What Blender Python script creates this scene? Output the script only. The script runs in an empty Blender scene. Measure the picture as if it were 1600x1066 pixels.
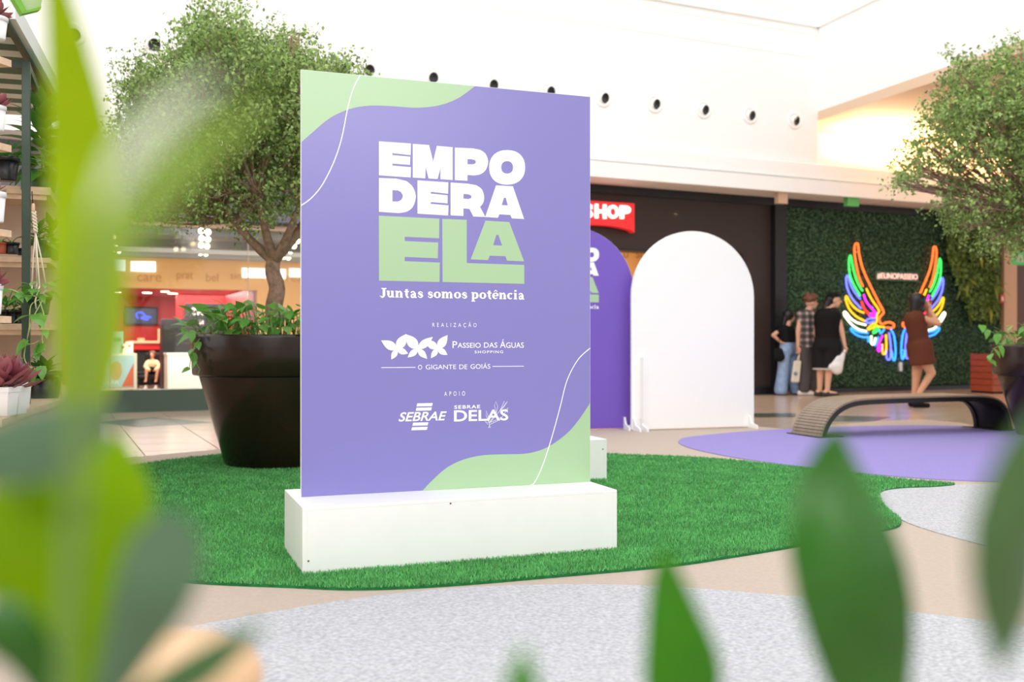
import bpy, bmesh, math, random
import numpy as np
from mathutils import Vector, Matrix, Euler
from mathutils.geometry import tessellate_polygon
random.seed(7); rng = np.random.default_rng(11)
S = bpy.context.scene
COL = S.collection
PI = math.pi
F = 1555.5; CX = 800.0; CY = 533.0; EYE = 0.9

# ------------------------------------------------------------ camera, world, exposure
cam_d = bpy.data.cameras.new('camera'); cam = bpy.data.objects.new('camera', cam_d); COL.objects.link(cam)
cam.location = (0, 0, EYE); cam.rotation_euler = (PI/2, 0, 0)
cam_d.lens = 35.0; cam_d.sensor_width = 36.0; cam_d.clip_start = 0.02; cam_d.clip_end = 200
cam_d.dof.use_dof = True; cam_d.dof.focus_distance = 4.4; cam_d.dof.aperture_fstop = 2.5
S.camera = cam
S.view_settings.view_transform = 'Standard'; S.view_settings.look = 'None'
S.view_settings.gamma = 1; S.view_settings.use_curve_mapping = False
S.view_settings.exposure = 0.48
w = bpy.data.worlds.new('daylight'); S.world = w; w.use_nodes = True
w.node_tree.nodes['Background'].inputs[0].default_value = (1.0, 0.99, 0.975, 1)
w.node_tree.nodes['Background'].inputs[1].default_value = 1.0

def area(name, loc, size, power, rot=(0, 0, 0), color=(1, 1, 1), sy=None):
    l = bpy.data.lights.new(name, 'AREA'); l.energy = power; l.color = color
    l.shape = 'RECTANGLE'; l.size = size; l.size_y = sy or size
    o = bpy.data.objects.new(name, l); COL.objects.link(o); o.location = loc; o.rotation_euler = rot
    return o
area('skylight_glow', (0.5, 7.5, 9.5), 9, 260, (0, 0, 0), (1, 0.99, 0.97), 9)
area('front_fill', (0, -8.6, 6.6), 20, 620, (PI/2, 0, 0), (1, 0.99, 0.99), 4.6)  # added fill light behind the camera, brightens front faces and the sign's sheen

# ------------------------------------------------------------ materials
def lin(c):
    def f(v):
        v = v/255.0
        return v/12.92 if v <= 0.04045 else ((v+0.055)/1.055)**2.4
    return (f(c[0]), f(c[1]), f(c[2]), 1)
MATS = {}
def mat(name, col, rough=0.5, spec=0.5, metal=0.0, noise=None, bump=None, trans=0.0, emit=None, coat=0.0, col2=None, stretch=None, island=0.0):
    """noise=(scale, amount) varies the colour (towards col2 if given); bump=(scale, strength)"""
    if name in MATS: return MATS[name]
    m = bpy.data.materials.new(name); m.use_nodes = True; MATS[name] = m
    nt = m.node_tree; b = nt.nodes['Principled BSDF']; L = nt.links
    c = lin(col); b.inputs['Base Color'].default_value = c
    b.inputs['Roughness'].default_value = rough; b.inputs['Specular IOR Level'].default_value = spec
    b.inputs['Metallic'].default_value = metal; b.inputs['Coat Weight'].default_value = coat
    src = None
    tc = nt.nodes.new('ShaderNodeTexCoord'); vec = tc.outputs['Object']
    if stretch:
        mp = nt.nodes.new('ShaderNodeMapping'); mp.inputs['Scale'].default_value = stretch
        L.new(vec, mp.inputs[0]); vec = mp.outputs[0]
    if noise:
        n = nt.nodes.new('ShaderNodeTexNoise'); n.inputs['Scale'].default_value = noise[0]; n.inputs['Detail'].default_value = 5
        L.new(vec, n.inputs['Vector'])
        r = nt.nodes.new('ShaderNodeValToRGB'); r.color_ramp.elements[0].position = 0.32; r.color_ramp.elements[1].position = 0.68
        k = noise[1]
        c2 = lin(col2) if col2 else (c[0]*(1-k), c[1]*(1-k), c[2]*(1-k), 1)
        r.color_ramp.elements[0].color = c2
        r.color_ramp.elements[1].color = c if col2 else (min(1, c[0]*(1+k)), min(1, c[1]*(1+k)), min(1, c[2]*(1+k)), 1)
        L.new(n.outputs[0], r.inputs[0]); src = r.outputs[0]
    if island:
        g = nt.nodes.new('ShaderNodeNewGeometry'); h = nt.nodes.new('ShaderNodeHueSaturation')
        mr = nt.nodes.new('ShaderNodeMapRange'); mr.inputs[3].default_value = 1-island; mr.inputs[4].default_value = 1+island
        L.new(g.outputs['Random Per Island'], mr.inputs[0]); L.new(mr.outputs[0], h.inputs['Value'])
        if src: L.new(src, h.inputs['Color'])
        else: h.inputs['Color'].default_value = c
        src = h.outputs[0]
    if src: L.new(src, b.inputs['Base Color'])
    if bump:
        n2 = nt.nodes.new('ShaderNodeTexNoise'); n2.inputs['Scale'].default_value = bump[0]; n2.inputs['Detail'].default_value = 4
        L.new(vec, n2.inputs['Vector'])
        bp = nt.nodes.new('ShaderNodeBump'); bp.inputs['Strength'].default_value = bump[1]; bp.inputs['Distance'].default_value = 0.01
        L.new(n2.outputs[0], bp.inputs['Height']); L.new(bp.outputs[0], b.inputs['Normal'])
    if trans:
        t = nt.nodes.new('ShaderNodeBsdfTranslucent'); mx = nt.nodes.new('ShaderNodeMixShader'); mx.inputs[0].default_value = trans
        if src: L.new(src, t.inputs[0])
        else: t.inputs[0].default_value = c
        out = nt.nodes['Material Output']
        L.new(b.outputs[0], mx.inputs[1]); L.new(t.outputs[0], mx.inputs[2]); L.new(mx.outputs[0], out.inputs[0])
    if emit:
        b.inputs['Emission Color'].default_value = lin(emit[0]); b.inputs['Emission Strength'].default_value = emit[1]
    return m
def glass_mat(name, tint=(1, 1, 1), rough=0.0, refl=1.0):
    m = bpy.data.materials.new(name); m.use_nodes = True; nt = m.node_tree; nt.nodes.clear()
    out = nt.nodes.new('ShaderNodeOutputMaterial'); t = nt.nodes.new('ShaderNodeBsdfTransparent'); g = nt.nodes.new('ShaderNodeBsdfGlossy')
    t.inputs[0].default_value = (*tint, 1); g.inputs['Roughness'].default_value = rough
    f = nt.nodes.new('ShaderNodeFresnel'); f.inputs[0].default_value = 1.5
    mu = nt.nodes.new('ShaderNodeMath'); mu.operation = 'MULTIPLY'; mu.inputs[1].default_value = refl
    mx = nt.nodes.new('ShaderNodeMixShader')
    nt.links.new(f.outputs[0], mu.inputs[0]); nt.links.new(mu.outputs[0], mx.inputs[0])
    nt.links.new(t.outputs[0], mx.inputs[1]); nt.links.new(g.outputs[0], mx.inputs[2]); nt.links.new(mx.outputs[0], out.inputs[0])
    return m

# ------------------------------------------------------------ mesh helpers
ROOT = {}
def root_loc(o):
    while o is not None and o.parent is not None: o = o.parent
    return Vector(o.location) if o is not None else Vector((0, 0, 0))
class MB:
    """collects shapes in world coordinates; build() links them as ONE mesh object"""
    def __init__(s): s.v = []; s.f = []; s.sm = []
    def add(s, vs, fs, smooth=False):
        n = len(s.v); s.v += [tuple(p) for p in vs]; s.f += [tuple(i+n for i in f) for f in fs]; s.sm += [smooth]*len(fs); return s
    def box(s, fr, a0, a1, b0, b1, z0, z1, bev=0.0):
        """box in frame fr (along u, along v, height)"""
        if bev <= 0:
            vs = [fr.pt(a, b, z) for a in (a0, a1) for b in (b0, b1) for z in (z0, z1)]
            return s.add(vs, [(0, 1, 3, 2), (4, 6, 7, 5), (0, 4, 5, 1), (2, 3, 7, 6), (0, 2, 6, 4), (1, 5, 7, 3)])
        bm = bmesh.new(); bmesh.ops.create_cube(bm, size=1)
        bmesh.ops.scale(bm, vec=(a1-a0, b1-b0, z1-z0), verts=bm.verts)
        bmesh.ops.bevel(bm, geom=bm.edges[:], offset=bev, segments=2, affect='EDGES', profile=0.5)
        bm.verts.ensure_lookup_table(); idx = {v: i for i, v in enumerate(bm.verts)}
        vs = [fr.pt(v.co.x+(a0+a1)/2, v.co.y+(b0+b1)/2, v.co.z+(z0+z1)/2) for v in bm.verts]
        s.add(vs, [tuple(idx[v] for v in f.verts) for f in bm.faces]); bm.free(); return s
    def prism(s, poly, z0, z1):
        """vertical prism from a plan outline [(x, y)]"""
        n = len(poly); vs = [(x, y, z0) for x, y in poly]+[(x, y, z1) for x, y in poly]
        tri = tessellate_polygon([[Vector((x, y, 0)) for x, y in poly]])
        fs = [tuple(i+n for i in t) for t in tri]+[tuple(reversed(t)) for t in tri]
        fs += [(i, (i+1) % n, (i+1) % n+n, i+n) for i in range(n)]
        return s.add(vs, fs)
    def plate(s, fr, poly, b0, b1, holes=()):
        """upright plate: outline [(a, z)] in the frame, between depths b0 and b1 (b0 nearer the viewer)"""
        loops = [poly]+list(holes); flat = [p for l in loops for p in l]; n = len(flat)
        tri = tessellate_polygon([[Vector((a, z, 0)) for a, z in l] for l in loops])
        vs = [fr.pt(a, b0, z) for a, z in flat]
        if b1 is None: return s.add(vs, [tuple(t) for t in tri])
        vs += [fr.pt(a, b1, z) for a, z in flat]
        fs = [tuple(t) for t in tri]+[tuple(i+n for i in reversed(t)) for t in tri]
        k = 0
        for l in loops:
            m = len(l); fs += [(k+i, k+(i+1) % m, k+(i+1) % m+n, k+i+n) for i in range(m)]; k += m
        return s.add(vs, fs)
    def tube(s, pts, r, n=8, cap=True):
        pts = [Vector(p) for p in pts]; m = len(pts)
        rr = r if hasattr(r, '__len__') else [r]*m
        rings = []; up = None
        for i, p in enumerate(pts):
            d = (pts[min(i+1, m-1)]-pts[max(i-1, 0)]).normalized()
            if up is None:
                up = Vector((0, 0, 1)) if abs(d.z) < .9 else Vector((1, 0, 0))
            x = d.cross(up).normalized(); y = x.cross(d).normalized(); up = y
            rings += [p+(x*math.cos(2*PI*k/n)+y*math.sin(2*PI*k/n))*rr[i] for k in range(n)]
        fs = [(i*n+k, i*n+(k+1) % n, (i+1)*n+(k+1) % n, (i+1)*n+k) for i in range(m-1) for k in range(n)]
        if cap: fs += [tuple(range(n-1, -1, -1)), tuple((m-1)*n+k for k in range(n))]
        return s.add(rings, fs, True)
    def lathe(s, c, prof, n=32, close=True, axis=None):
        """prof [(r, z)] turned round a vertical axis at c (or round `axis` vector)"""
        c = Vector(c); az = Vector(axis).normalized() if axis else Vector((0, 0, 1))
        ax = az.orthogonal().normalized(); ay = az.cross(ax)
        vs = [c+(ax*math.cos(2*PI*k/n)+ay*math.sin(2*PI*k/n))*r+az*z for r, z in prof for k in range(n)]
        m = len(prof)
        fs = [(i*n+k, i*n+(k+1) % n, (i+1)*n+(k+1) % n, (i+1)*n+k) for i in range(m-1) for k in range(n)]
        if close: fs += [tuple(range(n-1, -1, -1)), tuple((m-1)*n+k for k in range(n))]
        return s.add(vs, fs, True)
    def ball(s, c, r, n=10, sc=(1, 1, 1)):
        c = Vector(c); vs = []; m = n//2+1
        for i in range(m+1):
            t = PI*i/m
            for k in range(n): vs.append((c.x+r*sc[0]*math.sin(t)*math.cos(2*PI*k/n), c.y+r*sc[1]*math.sin(t)*math.sin(2*PI*k/n), c.z+r*sc[2]*math.cos(t)))
        fs = [(i*n+k, (i+1)*n+k, (i+1)*n+(k+1) % n, i*n+(k+1) % n) for i in range(m) for k in range(n)]
        return s.add(vs, fs, True)
    def mesh(s, name, m, off=Vector((0, 0, 0))):
        me = bpy.data.meshes.new(name)
        me.from_pydata([(v[0]-off.x, v[1]-off.y, v[2]-off.z) for v in s.v], [], s.f)
        me.polygons.foreach_set('use_smooth', s.sm); me.validate(); me.update()
        me.materials.append(m)
        return me
    def build(s, name, m, parent=None, loc=None, **props):
        off = root_loc(parent) if parent is not None else Vector(loc or (0, 0, 0))
        o = bpy.data.objects.new(name, s.mesh(name, m, off)); COL.objects.link(o)
        if parent is not None: o.parent = parent
        else: o.location = off
        for k, v in props.items(): o[k] = v
        return o
class Fr:
    """upright frame: origin, u along (angle from +x), v away from the viewer, z up"""
    def __init__(s, x, y, deg): s.o = Vector((x, y, 0)); a = math.radians(deg); s.a = a; s.u = Vector((math.cos(a), math.sin(a), 0)); s.v = Vector((-math.sin(a), math.cos(a), 0))
    def pt(s, a, b, z): return s.o+s.u*a+s.v*b+Vector((0, 0, z))
    def hit(s, px, py, b=0.0):
        """where the sight line of a measured photo point meets the upright plane v=b -> (a, z)"""
        k = (px-CX)/F; o = s.o+s.v*b
        a = (k*o.y-o.x)/(s.u.x-k*s.u.y); d = o.y+a*s.u.y
        return a, EYE+(CY-py)/F*d
def G(px, py, z=0.0):
    d = (EYE-z)*F/(py-CY); return Vector(((px-CX)/F*d, d, z))
def P(px, py, d): return Vector(((px-CX)/F*d, d, EYE+(CY-py)/F*d))
W0 = Fr(0, 0, 0)
def thing(name, loc, label, cat, group=None):
    o = bpy.data.objects.new(name, None); COL.objects.link(o); o.location = loc; o.empty_display_size = 0.1
    o['label'] = label; o['category'] = cat
    if group: o['group'] = group
    return o
def tag(o, label, cat, group=None):
    o['label'] = label; o['category'] = cat
    if group: o['group'] = group
    return o
def inst(name, me, parent, M):
    """child sharing mesh `me`, placed by world matrix M (parents are unrotated empties)"""
    o = bpy.data.objects.new(name, me); COL.objects.link(o); o.parent = parent
    o.matrix_local = Matrix.Translation(-root_loc(parent)) @ M
    return o
def smooth_path(pts, k=6, closed=False):
    """Catmull-Rom through points"""
    out = []; n = len(pts)
    for i in range(n if closed else n-1):
        g = (lambda j: pts[j % n]) if closed else (lambda j: pts[max(0, min(n-1, j))])
        p0, p1, p2, p3 = g(i-1), g(i), g(i+1), g(i+2)
        for q in range(k):
            t = q/k; out.append(tuple(0.5*((2*b)+(-a+c)*t+(2*a-5*b+4*c-d)*t*t+(-a+3*b-3*c+d)*t**3) for a, b, c, d in zip(p0, p1, p2, p3)))
    if not closed: out.append(tuple(pts[-1]))
    return out
def mixed_path(pts, k=5):
    """points of length 3 ('c' flag) belong to smooth runs, the rest are corners"""
    out = []; run = []
    n = len(pts)
    for i, p in enumerate(pts):
        if len(p) == 3: run.append((p[0], p[1]))
        else:
            if run:
                run.append((p[0], p[1])); out += smooth_path(run, k)[:-1]; run = []
                out.append((p[0], p[1])); 
            else: out.append((p[0], p[1]))
    if run: out += smooth_path(run, k)
    return out
def mesh_from_obj(o):
    dg = bpy.context.evaluated_depsgraph_get(); ev = o.evaluated_get(dg)
    me = bpy.data.meshes.new_from_object(ev); return me
def text_mesh(body, bold=0.0, shear=0.0, spacing=1.0, ext=0.0):
    c = bpy.data.curves.new('t', 'FONT'); c.body = body; c.offset = bold; c.shear = shear; c.space_character = spacing
    c.resolution_u = 4; c.extrude = ext
    o = bpy.data.objects.new('t', c); COL.objects.link(o); bpy.context.view_layer.update()
    me = mesh_from_obj(o); bpy.data.objects.remove(o); bpy.data.curves.remove(c)
    vs = [v.co.copy() for v in me.vertices]; fs = [tuple(p.vertices) for p in me.polygons]; bpy.data.meshes.remove(me)
    return vs, fs
def text_on(mb, fr, b, body, a0, z0, a1, z1, bold=0.0, shear=0.0, spacing=1.0, ext=None, dz=0.0):
    """fit lettering between (a0, z0) lower left and (a1, z1) upper right on the upright plane v=b; dz = baseline rise over the line"""
    vs, fs = text_mesh(body, bold, shear, spacing)
    xs = [v.x for v in vs]; ys = [v.y for v in vs]
    x0, x1, y0, y1 = min(xs), max(xs), min(ys), max(ys)
    q = [fr.pt(a0+(v.x-x0)/(x1-x0)*(a1-a0), b, z0+(v.y-y0)/(y1-y0)*(z1-z0)+dz*(v.x-x0)/(x1-x0)) for v in vs]
    mb.add(q, fs)
    if ext:
        mb.add([p+fr.v*ext for p in q], [tuple(reversed(f)) for f in fs])

# frames of the place
BW = Fr(600/F*18.0, 18.0, 24.9)                # the shop-front wall of the mall
def ws(px, b=0.0): return BW.hit(px, CY, b)[0]
def wz(px, py, b=0.0): return BW.hit(px, py, b)[1]

# ============================================================ SETTING
M_white = mat('white_plaster', (250, 249, 247), 0.7, 0.3)
M_tan = mat('tan_floor_covering', (186, 171, 158), 0.75, 0.2, noise=(60, 0.05))
M_tile = mat('polished_tile', (192, 170, 150), 0.2, 0.5, noise=(3, 0.06))
M_joint = mat('tile_joint', (120, 104, 92), 0.7)
M_tile_dark = mat('dark_green_tile', (84, 94, 80), 0.2, 0.5)
mb = MB(); mb.box(W0, -40, 45, -14, 50, -0.12, -0.010)
mb.build('floor', M_joint, kind='structure')
# tan floor covering laid over the tiles in the middle of the mall
tan_px = [(60, 728), (200, 716), (340, 703), (520, 690), (760, 678), (960, 672), (1100, 670), (1180, 667), (1238, 672), (1300, 665), (1370, 659), (1438, 656), (1500, 661), (1545, 670), (1640, 676), (1900, 690)]
tan_poly = [(G(x, y).x, G(x, y).y) for x, y in tan_px]
tan_poly += [(12, 6.0), (12, -9), (-12, -9), (-12, 5)]
f2 = MB(); f2.prism(list(reversed(tan_poly)), -0.0095, 0.004)
o = f2.build('floor', M_tan, kind='structure'); o['label'] = 'tan sheet floor covering laid over the glossy tiles'
def inside(poly, x, y):
    r = False; n = len(poly)
    for i in range(n):
        x0, y0 = poly[i]; x1, y1 = poly[(i+1) % n]
        if (y0 > y) != (y1 > y) and x < (x1-x0)*(y-y0)/(y1-y0)+x0: r = not r
    return r
# polished tiles, 0.6 m, laid square to the shop fronts
T = 0.6; tb = MB(); tb.box(W0, 0.004, T-0.004, 0.004, T-0.004, -0.010, 0.0); t_me = tb.mesh('tile', M_tile)
tile_root = bpy.data.objects.new('floor', None); COL.objects.link(tile_root); tile_root['kind'] = 'structure'
rest = MB(); cand = []
for i in range(-40, 22):
    for j in range(-16, 0):
        c = BW.pt(i*T+T/2, j*T+T/2, 0)
        if c.y < 7: continue
        if all(inside(tan_poly, *(BW.pt(i*T+p, j*T+q, 0).xy)) for p in (0, T) for q in (0, T)): continue
        px = CX+F*c.x/c.y; py = CY+F*EYE/c.y
        vis = (130 < px < 480 or 1160 < px < 1640)
        cand.append((c.y, i, j, vis))
cand.sort(); n_in = 0
for d, i, j, vis in cand:
    if vis and n_in < 296:
        n_in += 1
        inst('tile', t_me, tile_root, Matrix.Translation(BW.pt(i*T, j*T, 0)) @ Matrix.Rotation(BW.a, 4, 'Z'))
    else: rest.box(BW, i*T+.002, (i+1)*T-.002, j*T+.002, (j+1)*T-.002, -0.010, 0)
rest.build('tile', M_tile, tile_root, kind='stuff')
# dark diamond inlays
def inlay(pts):
    m = MB(); m.prism([(p.x, p.y) for p in pts], 0.0003, 0.0022); return m.build('trim_1', M_tile_dark, tile_root)
inlay([G(145, 660), G(215, 667.5), G(330, 660.5), G(240, 652.5)])
inlay([G(1150, 653), G(1243, 652), G(1243, 646), G(1150, 646)])
inlay([G(1300, 659), G(1368, 658.5), G(1392, 652), G(1300, 649.5)])

# --- the back wall with its ledges
zsof = wz(921, 273)                       # lower edge of the white fascia
OV = 0.75                                 # overhang in front of the shop fronts
def lz(px, py, b): return BW.hit(px, py, b)[1]
z_l0 = lz(921, 273, -OV); z_l1 = lz(921, 247, -OV); z_l2 = lz(921, 219, -OV)
sR = BW.hit(1278, 155, -OV+0.1)[0]        # corner where the side wall begins
m = MB(); m.box(BW, -24, sR, -OV+0.10, -0.1, z_l2, 9.2)
m.build('wall_back', M_white, kind='structure')
m = MB(); m.box(BW, -24, 14, -OV+0.10, 0.6, z_l0, z_l2+0.02); 
m.build('wall_back', M_white, kind='structure')
m = MB(); m.box(BW, -24, 14, -OV+0.04, -OV+0.10, z_l1, z_l2-0.03)
m.build('trim_2', M_white, kind='structure')
m = MB(); m.box(BW, -24, 14, -OV, -OV+0.10, z_l0-0.02, z_l1-0.035)
m.build('trim_3', M_white, kind='structure')
zj = lz(1272, 43, -OV+.1)
m = MB(); m.box(BW, -24, sR-0.0, -OV+0.06, -OV+0.10, zj, zj+0.10); m.build('trim_4', M_white, kind='structure')
m = MB()
for k in range(1, 4): m.box(BW, -24, sR, -OV+0.092, -OV+0.10, z_l2+1.35+k*0.38, z_l2+1.35+k*0.38+0.012)
m.build('trim_5', M_white, kind='structure')
# soffit over the side corridor and the side wall over it
zs2 = BW.hit(1290, 190, -OV+.1)[1]
SW = Fr(*(BW.pt(sR, -OV+0.1, 0).xy), 24.9)
SV = Fr(SW.o.x, SW.o.y, 19.5)
m = MB(); m.box(SV, 0, 0.35, -14, 0.3, zs2+0.15, 9.2); m.build('wall_right', M_white, kind='structure')
m = MB(); m.box(SV, -0.03, 0.0, -14, 0.0, zj, zj+0.10); m.build('trim_6', M_white, kind='structure')
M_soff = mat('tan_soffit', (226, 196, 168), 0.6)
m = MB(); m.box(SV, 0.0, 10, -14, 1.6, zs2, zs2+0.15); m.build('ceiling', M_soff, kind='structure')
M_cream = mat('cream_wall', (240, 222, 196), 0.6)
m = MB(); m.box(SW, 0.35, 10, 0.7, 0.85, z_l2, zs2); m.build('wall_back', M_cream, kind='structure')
m = MB(); m.box(BW, -24, 14, 0.28, 0.4, 3.05, z_l0+0.02); m.build('wall_back', M_white, kind='structure')
warm = area('cove_lamp', SW.pt(3.2, 0.0, z_l2+0.15), 5.0, 150, (PI, 0, SW.a), (1, 0.78, 0.5), 0.35)
# behind the camera the atrium goes on: a plain white wall far back and left
m = MB(); m.box(W0, -14, 16, -9.2, -9.0, 0, 9); m.build('wall_front', M_white, kind='structure')

# --- black shop front
M_black = mat('black_brown_cladding', (62, 50, 47), 0.5, 0.3, noise=(40, 0.12), stretch=(1, 1, 6))
M_dark = mat('near_black_metal', (22, 24, 28), 0.45)
s0, s1 = ws(640), ws(1204)
dl, dr = ws(950), ws(1160); dz = wz(960, 388)
top = z_l0+0.0
m = MB(); m.plate(BW, [(s0, 0), (dl-1.6, 0), (dl-1.6, dz), (dr, dz), (dr, 0), (s1, 0), (s1, top-0.02), (s0, top-0.02)], 0.0, 0.2)
m.build('wall_back', M_black, kind='structure')
m = MB(); m.box(BW, s0, ws(1600), -0.04, 0.25, top-0.13, top); m.build('trim_7', M_dark, kind='structure')
m = MB(); m.box(BW, s0, s1, -0.03, -0.0, 0, 0.13); m.build('baseboard_back', M_dark, kind='structure')
# dark frame round the entrance, warm room behind
m = MB(); m.box(BW, dr-0.12, dr, -0.02, 0.3, 0, dz+0.0); m.box(BW, dl-1.6, dl-1.5, -0.02, 0.3, 0, dz); m.box(BW, dl-1.6, dr, -0.02, 0.3, dz-0.03, dz)
m.build('door_1', M_dark, kind='structure')
M_warm = mat('warm_shop_wall', (222, 176, 120), 0.6)
m = MB(); m.box(BW, dl-3, dr+1, 3.0, 3.1, 0, 3.2); m.build('wall_back', M_warm, kind='structure')
m = MB(); m.box(BW, dr+0.9, dr+1.0, 0.2, 3.0, 0, 3.2); m.box(BW, dl-3, dl-2.9, 0.2, 3.0, 0, 3.2); m.build('wall_right', M_warm, kind='structure')
m = MB(); m.box(BW, dl-3, dr+1, 0.2, 3.1, 3.0, 3.1); m.build('ceiling', M_white, kind='structure')
area('shop_lamp', BW.pt((dl+dr)/2-.5, 1.3, 2.95), 2.0, 90, (0, 0, 0), (1, 0.78, 0.5))
wl = thing('wall_lettering', BW.pt(ws(985, 3), 2.98, wz(985, 408, 3)), 'faint brown letters on the warm wall inside the black shop', 'lettering')
for w_, x0, x1 in (('U', 974, 981), ('SU', 993, 1009)):
    b = MB(); text_on(b, BW, 2.985, w_, ws(x0, 3), wz(x0, 403, 3), ws(x1, 3), wz(x0, 392, 3)); b.build('word', mat('faded_lettering', (170, 125, 80), .7), wl)
# --- dark column between black front and hedge wall
m = MB(); m.box(BW, s1, ws(1222), -0.12, 0.2, 0, top-0.13); m.build('trim_8', M_dark, kind='structure')
# --- hedge wall
M_hedge_b = mat('hedge_backing', (48, 66, 50), 0.8, 0.1)
h0, h1 = ws(1222), ws(1562)
hb = thing('hedge_wall', BW.pt((h0+h1)/2, 0, 0), 'wall covered in dark green artificial hedge behind the neon wings', 'hedge')
m = MB(); m.box(BW, h0, h1, 0.0, 0.2, 0.0, top-0.13); m.build('backing', M_hedge_b, hb)
M_hedge = mat('hedge_leaf', (92, 124, 92), 0.6, 0.2, island=0.5, trans=0.15)
def leaf_cloud(centers, normals, size, droop=0.0):
    """numpy: one folded 2-triangle leaf per centre"""
    n = len(centers); c = np.asarray(centers); a = rng.normal(size=(n, 3)); a /= np.linalg.norm(a, axis=1)[:, None]
    a[:, 2] -= droop; a /= np.linalg.norm(a, axis=1)[:, None]
    b_ = np.cross(a, np.asarray(normals)+rng.normal(size=(n, 3))*0.5); b_ /= (np.linalg.norm(b_, axis=1)[:, None]+1e-6)
    nn = np.cross(a, b_); s = size*(0.6+0.8*rng.random(n))[:, None]
    p0 = c-a*s*.5; p2 = c+a*s*.6; p1 = c+b_*s*.32+nn*s*.10; p3 = c-b_*s*.32+nn*s*.10
    return np.stack([p0, p1, p2, p3], 1).reshape(-1, 3)
def build_cloud(name, V, m, parent, **props):
    off = root_loc(parent) if parent is not None else Vector((0, 0, 0))
    V = V-np.array(off); n = len(V)//4; me = bpy.data.meshes.new(name)
    me.vertices.add(len(V)); me.vertices.foreach_set('co', V.astype(np.float32).ravel())
    idx = np.arange(n)*4; tri = np.stack([idx, idx+1, idx+2, idx, idx+2, idx+3], 1).ravel()
    me.loops.add(len(tri)); me.loops.foreach_set('vertex_index', tri.astype(np.int32))
    me.polygons.add(2*n); me.polygons.foreach_set('loop_start', (np.arange(2*n)*3).astype(np.int32))
    me.polygons.foreach_set('loop_total', np.full(2*n, 3, np.int32)); me.update(calc_edges=True); me.validate()
    me.materials.append(m); o = bpy.data.objects.new(name, me); COL.objects.link(o)
    if parent is not None: o.parent = parent
    for k, v in props.items(): o[k] = v
    return o
n = 42000; aa = rng.uniform(h0, h1, n); zz = rng.uniform(0.10, top-0.14, n); bb = -rng.uniform(0.0, 0.045, n)
C = np.array([[*BW.pt(0, 0, 0)]])+aa[:, None]*np.array(BW.u)+bb[:, None]*np.array(BW.v); C[:, 2] = zz
build_cloud('foliage', leaf_cloud(C, np.tile(np.array(-BW.v), (n, 1)), 0.035), M_hedge, hb, kind='stuff')
m = MB(); m.box(BW, h0, h1, -0.05, 0.0, 0.0, 0.07); m.build('baseboard_back', M_dark, kind='structure')
# exit/tan blocks at the head of the shop fronts
m = MB(); m.box(BW, ws(1173), ws(1187), -OV+.05, -OV+.15, wz(1180, 314, -OV), z_l0-0.0); tag(m.build('ceiling_sensor', mat('beige_plastic', (205, 170, 145), .5)), 'small beige box hanging under the white ledge above the dark column', 'sensor')
m = MB(); m.box(BW, ws(1279), ws(1296), -OV+.05, -OV+.15, wz(1288, 318, -OV), z_l0-0.0); tag(m.build('ceiling_sign', mat('green_plastic', (100, 190, 100), .5)), 'small green box hanging under the white ledge above the hedge wall', 'sign')
# column and brown recess at the far right
c0 = ws(1562); c1 = ws(1582)
M_col = mat('peach_column', (216, 172, 138), 0.5)
m = MB(); m.box(BW, c0, c1, -0.1, 0.3, 0, z_l0); m.build('wall_back', M_col, kind='structure')
M_brn = mat('brown_recess', (96, 54, 34), 0.5)
m = MB(); m.box(BW, c1, c1+3.5, 0.1, 0.3, 0, z_l0); m.build('wall_back', M_brn, kind='structure')
m = MB(); m.box(BW, c1, c1+3.5, -0.1, 0.1, wz(1590, 392), z_l0); m.build('trim_9', M_col, kind='structure')
e = thing('exit_sign', BW.pt(ws(1594), 0, wz(1594, 405)), 'small green exit sign with white mark at the far right doorway', 'sign')
m = MB(); m.box(BW, ws(1582, -.12), ws(1606, -.12), -0.12, 0.05, wz(1594, 415), wz(1594, 394), 0.01); m.build('panel', mat('exit_green', (70, 130, 70), .5, emit=((70, 150, 80), .5)), e)
m = MB(); m.plate(BW, [(ws(1588, -.125), wz(1594, 411)), (ws(1600, -.125), wz(1594, 411)), (ws(1597, -.125), wz(1594, 399)), (ws(1591, -.125), wz(1594, 399))], -.125, -.12); m.build('symbol', mat('pale_mark', (190, 220, 180), .5), e)
f = thing('fire_equipment_sign', BW.pt(ws(1565), -.1, wz(1565, 468)), 'small red and white fire sign on the peach column', 'sign')
m = MB(); m.box(BW, ws(1563, -.11), ws(1570, -.11), -0.112, -0.1, wz(1566, 474), wz(1566, 461)); m.build('plate', mat('sign_red', (225, 70, 45), .5), f)
m = MB(); m.box(BW, ws(1565, -.11), ws(1568, -.11), -0.114, -0.112, wz(1566, 471), wz(1566, 464)); m.build('symbol', M_white, f)

# --- grey shop front on the left with its glazing and interior
M_grey = mat('grey_fascia', (118, 118, 130), 0.6, 0.3, noise=(4, 0.05))
g0 = -24; g1 = s0
zg0 = wz(300, 345)                       # underside of the grey fascia
m = MB(); m.box(BW, g0, g1, -0.05, 0.25, zg0, z_l0+0.02); m.build('wall_back', M_grey, kind='structure')
m = MB(); m.box(BW, g0, g1, -0.07, 0.0, zg0-0.015, zg0+0.02); m.build('trim_10', M_dark, kind='structure')
M_strip = mat('peach_head_frame', (196, 168, 150), 0.5)
m = MB(); m.box(BW, g0, g1, 0.0, 0.12, wz(300, 355), zg0-0.015); m.build('trim_11', M_strip, kind='structure')
M_plinth = mat('dark_green_stone', (66, 84, 72), 0.25)
zp = wz(300, 608)
m = MB(); m.box(BW, g0, g1, -0.02, 0.25, 0, zp); m.build('baseboard_back', M_plinth, kind='structure')
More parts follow.
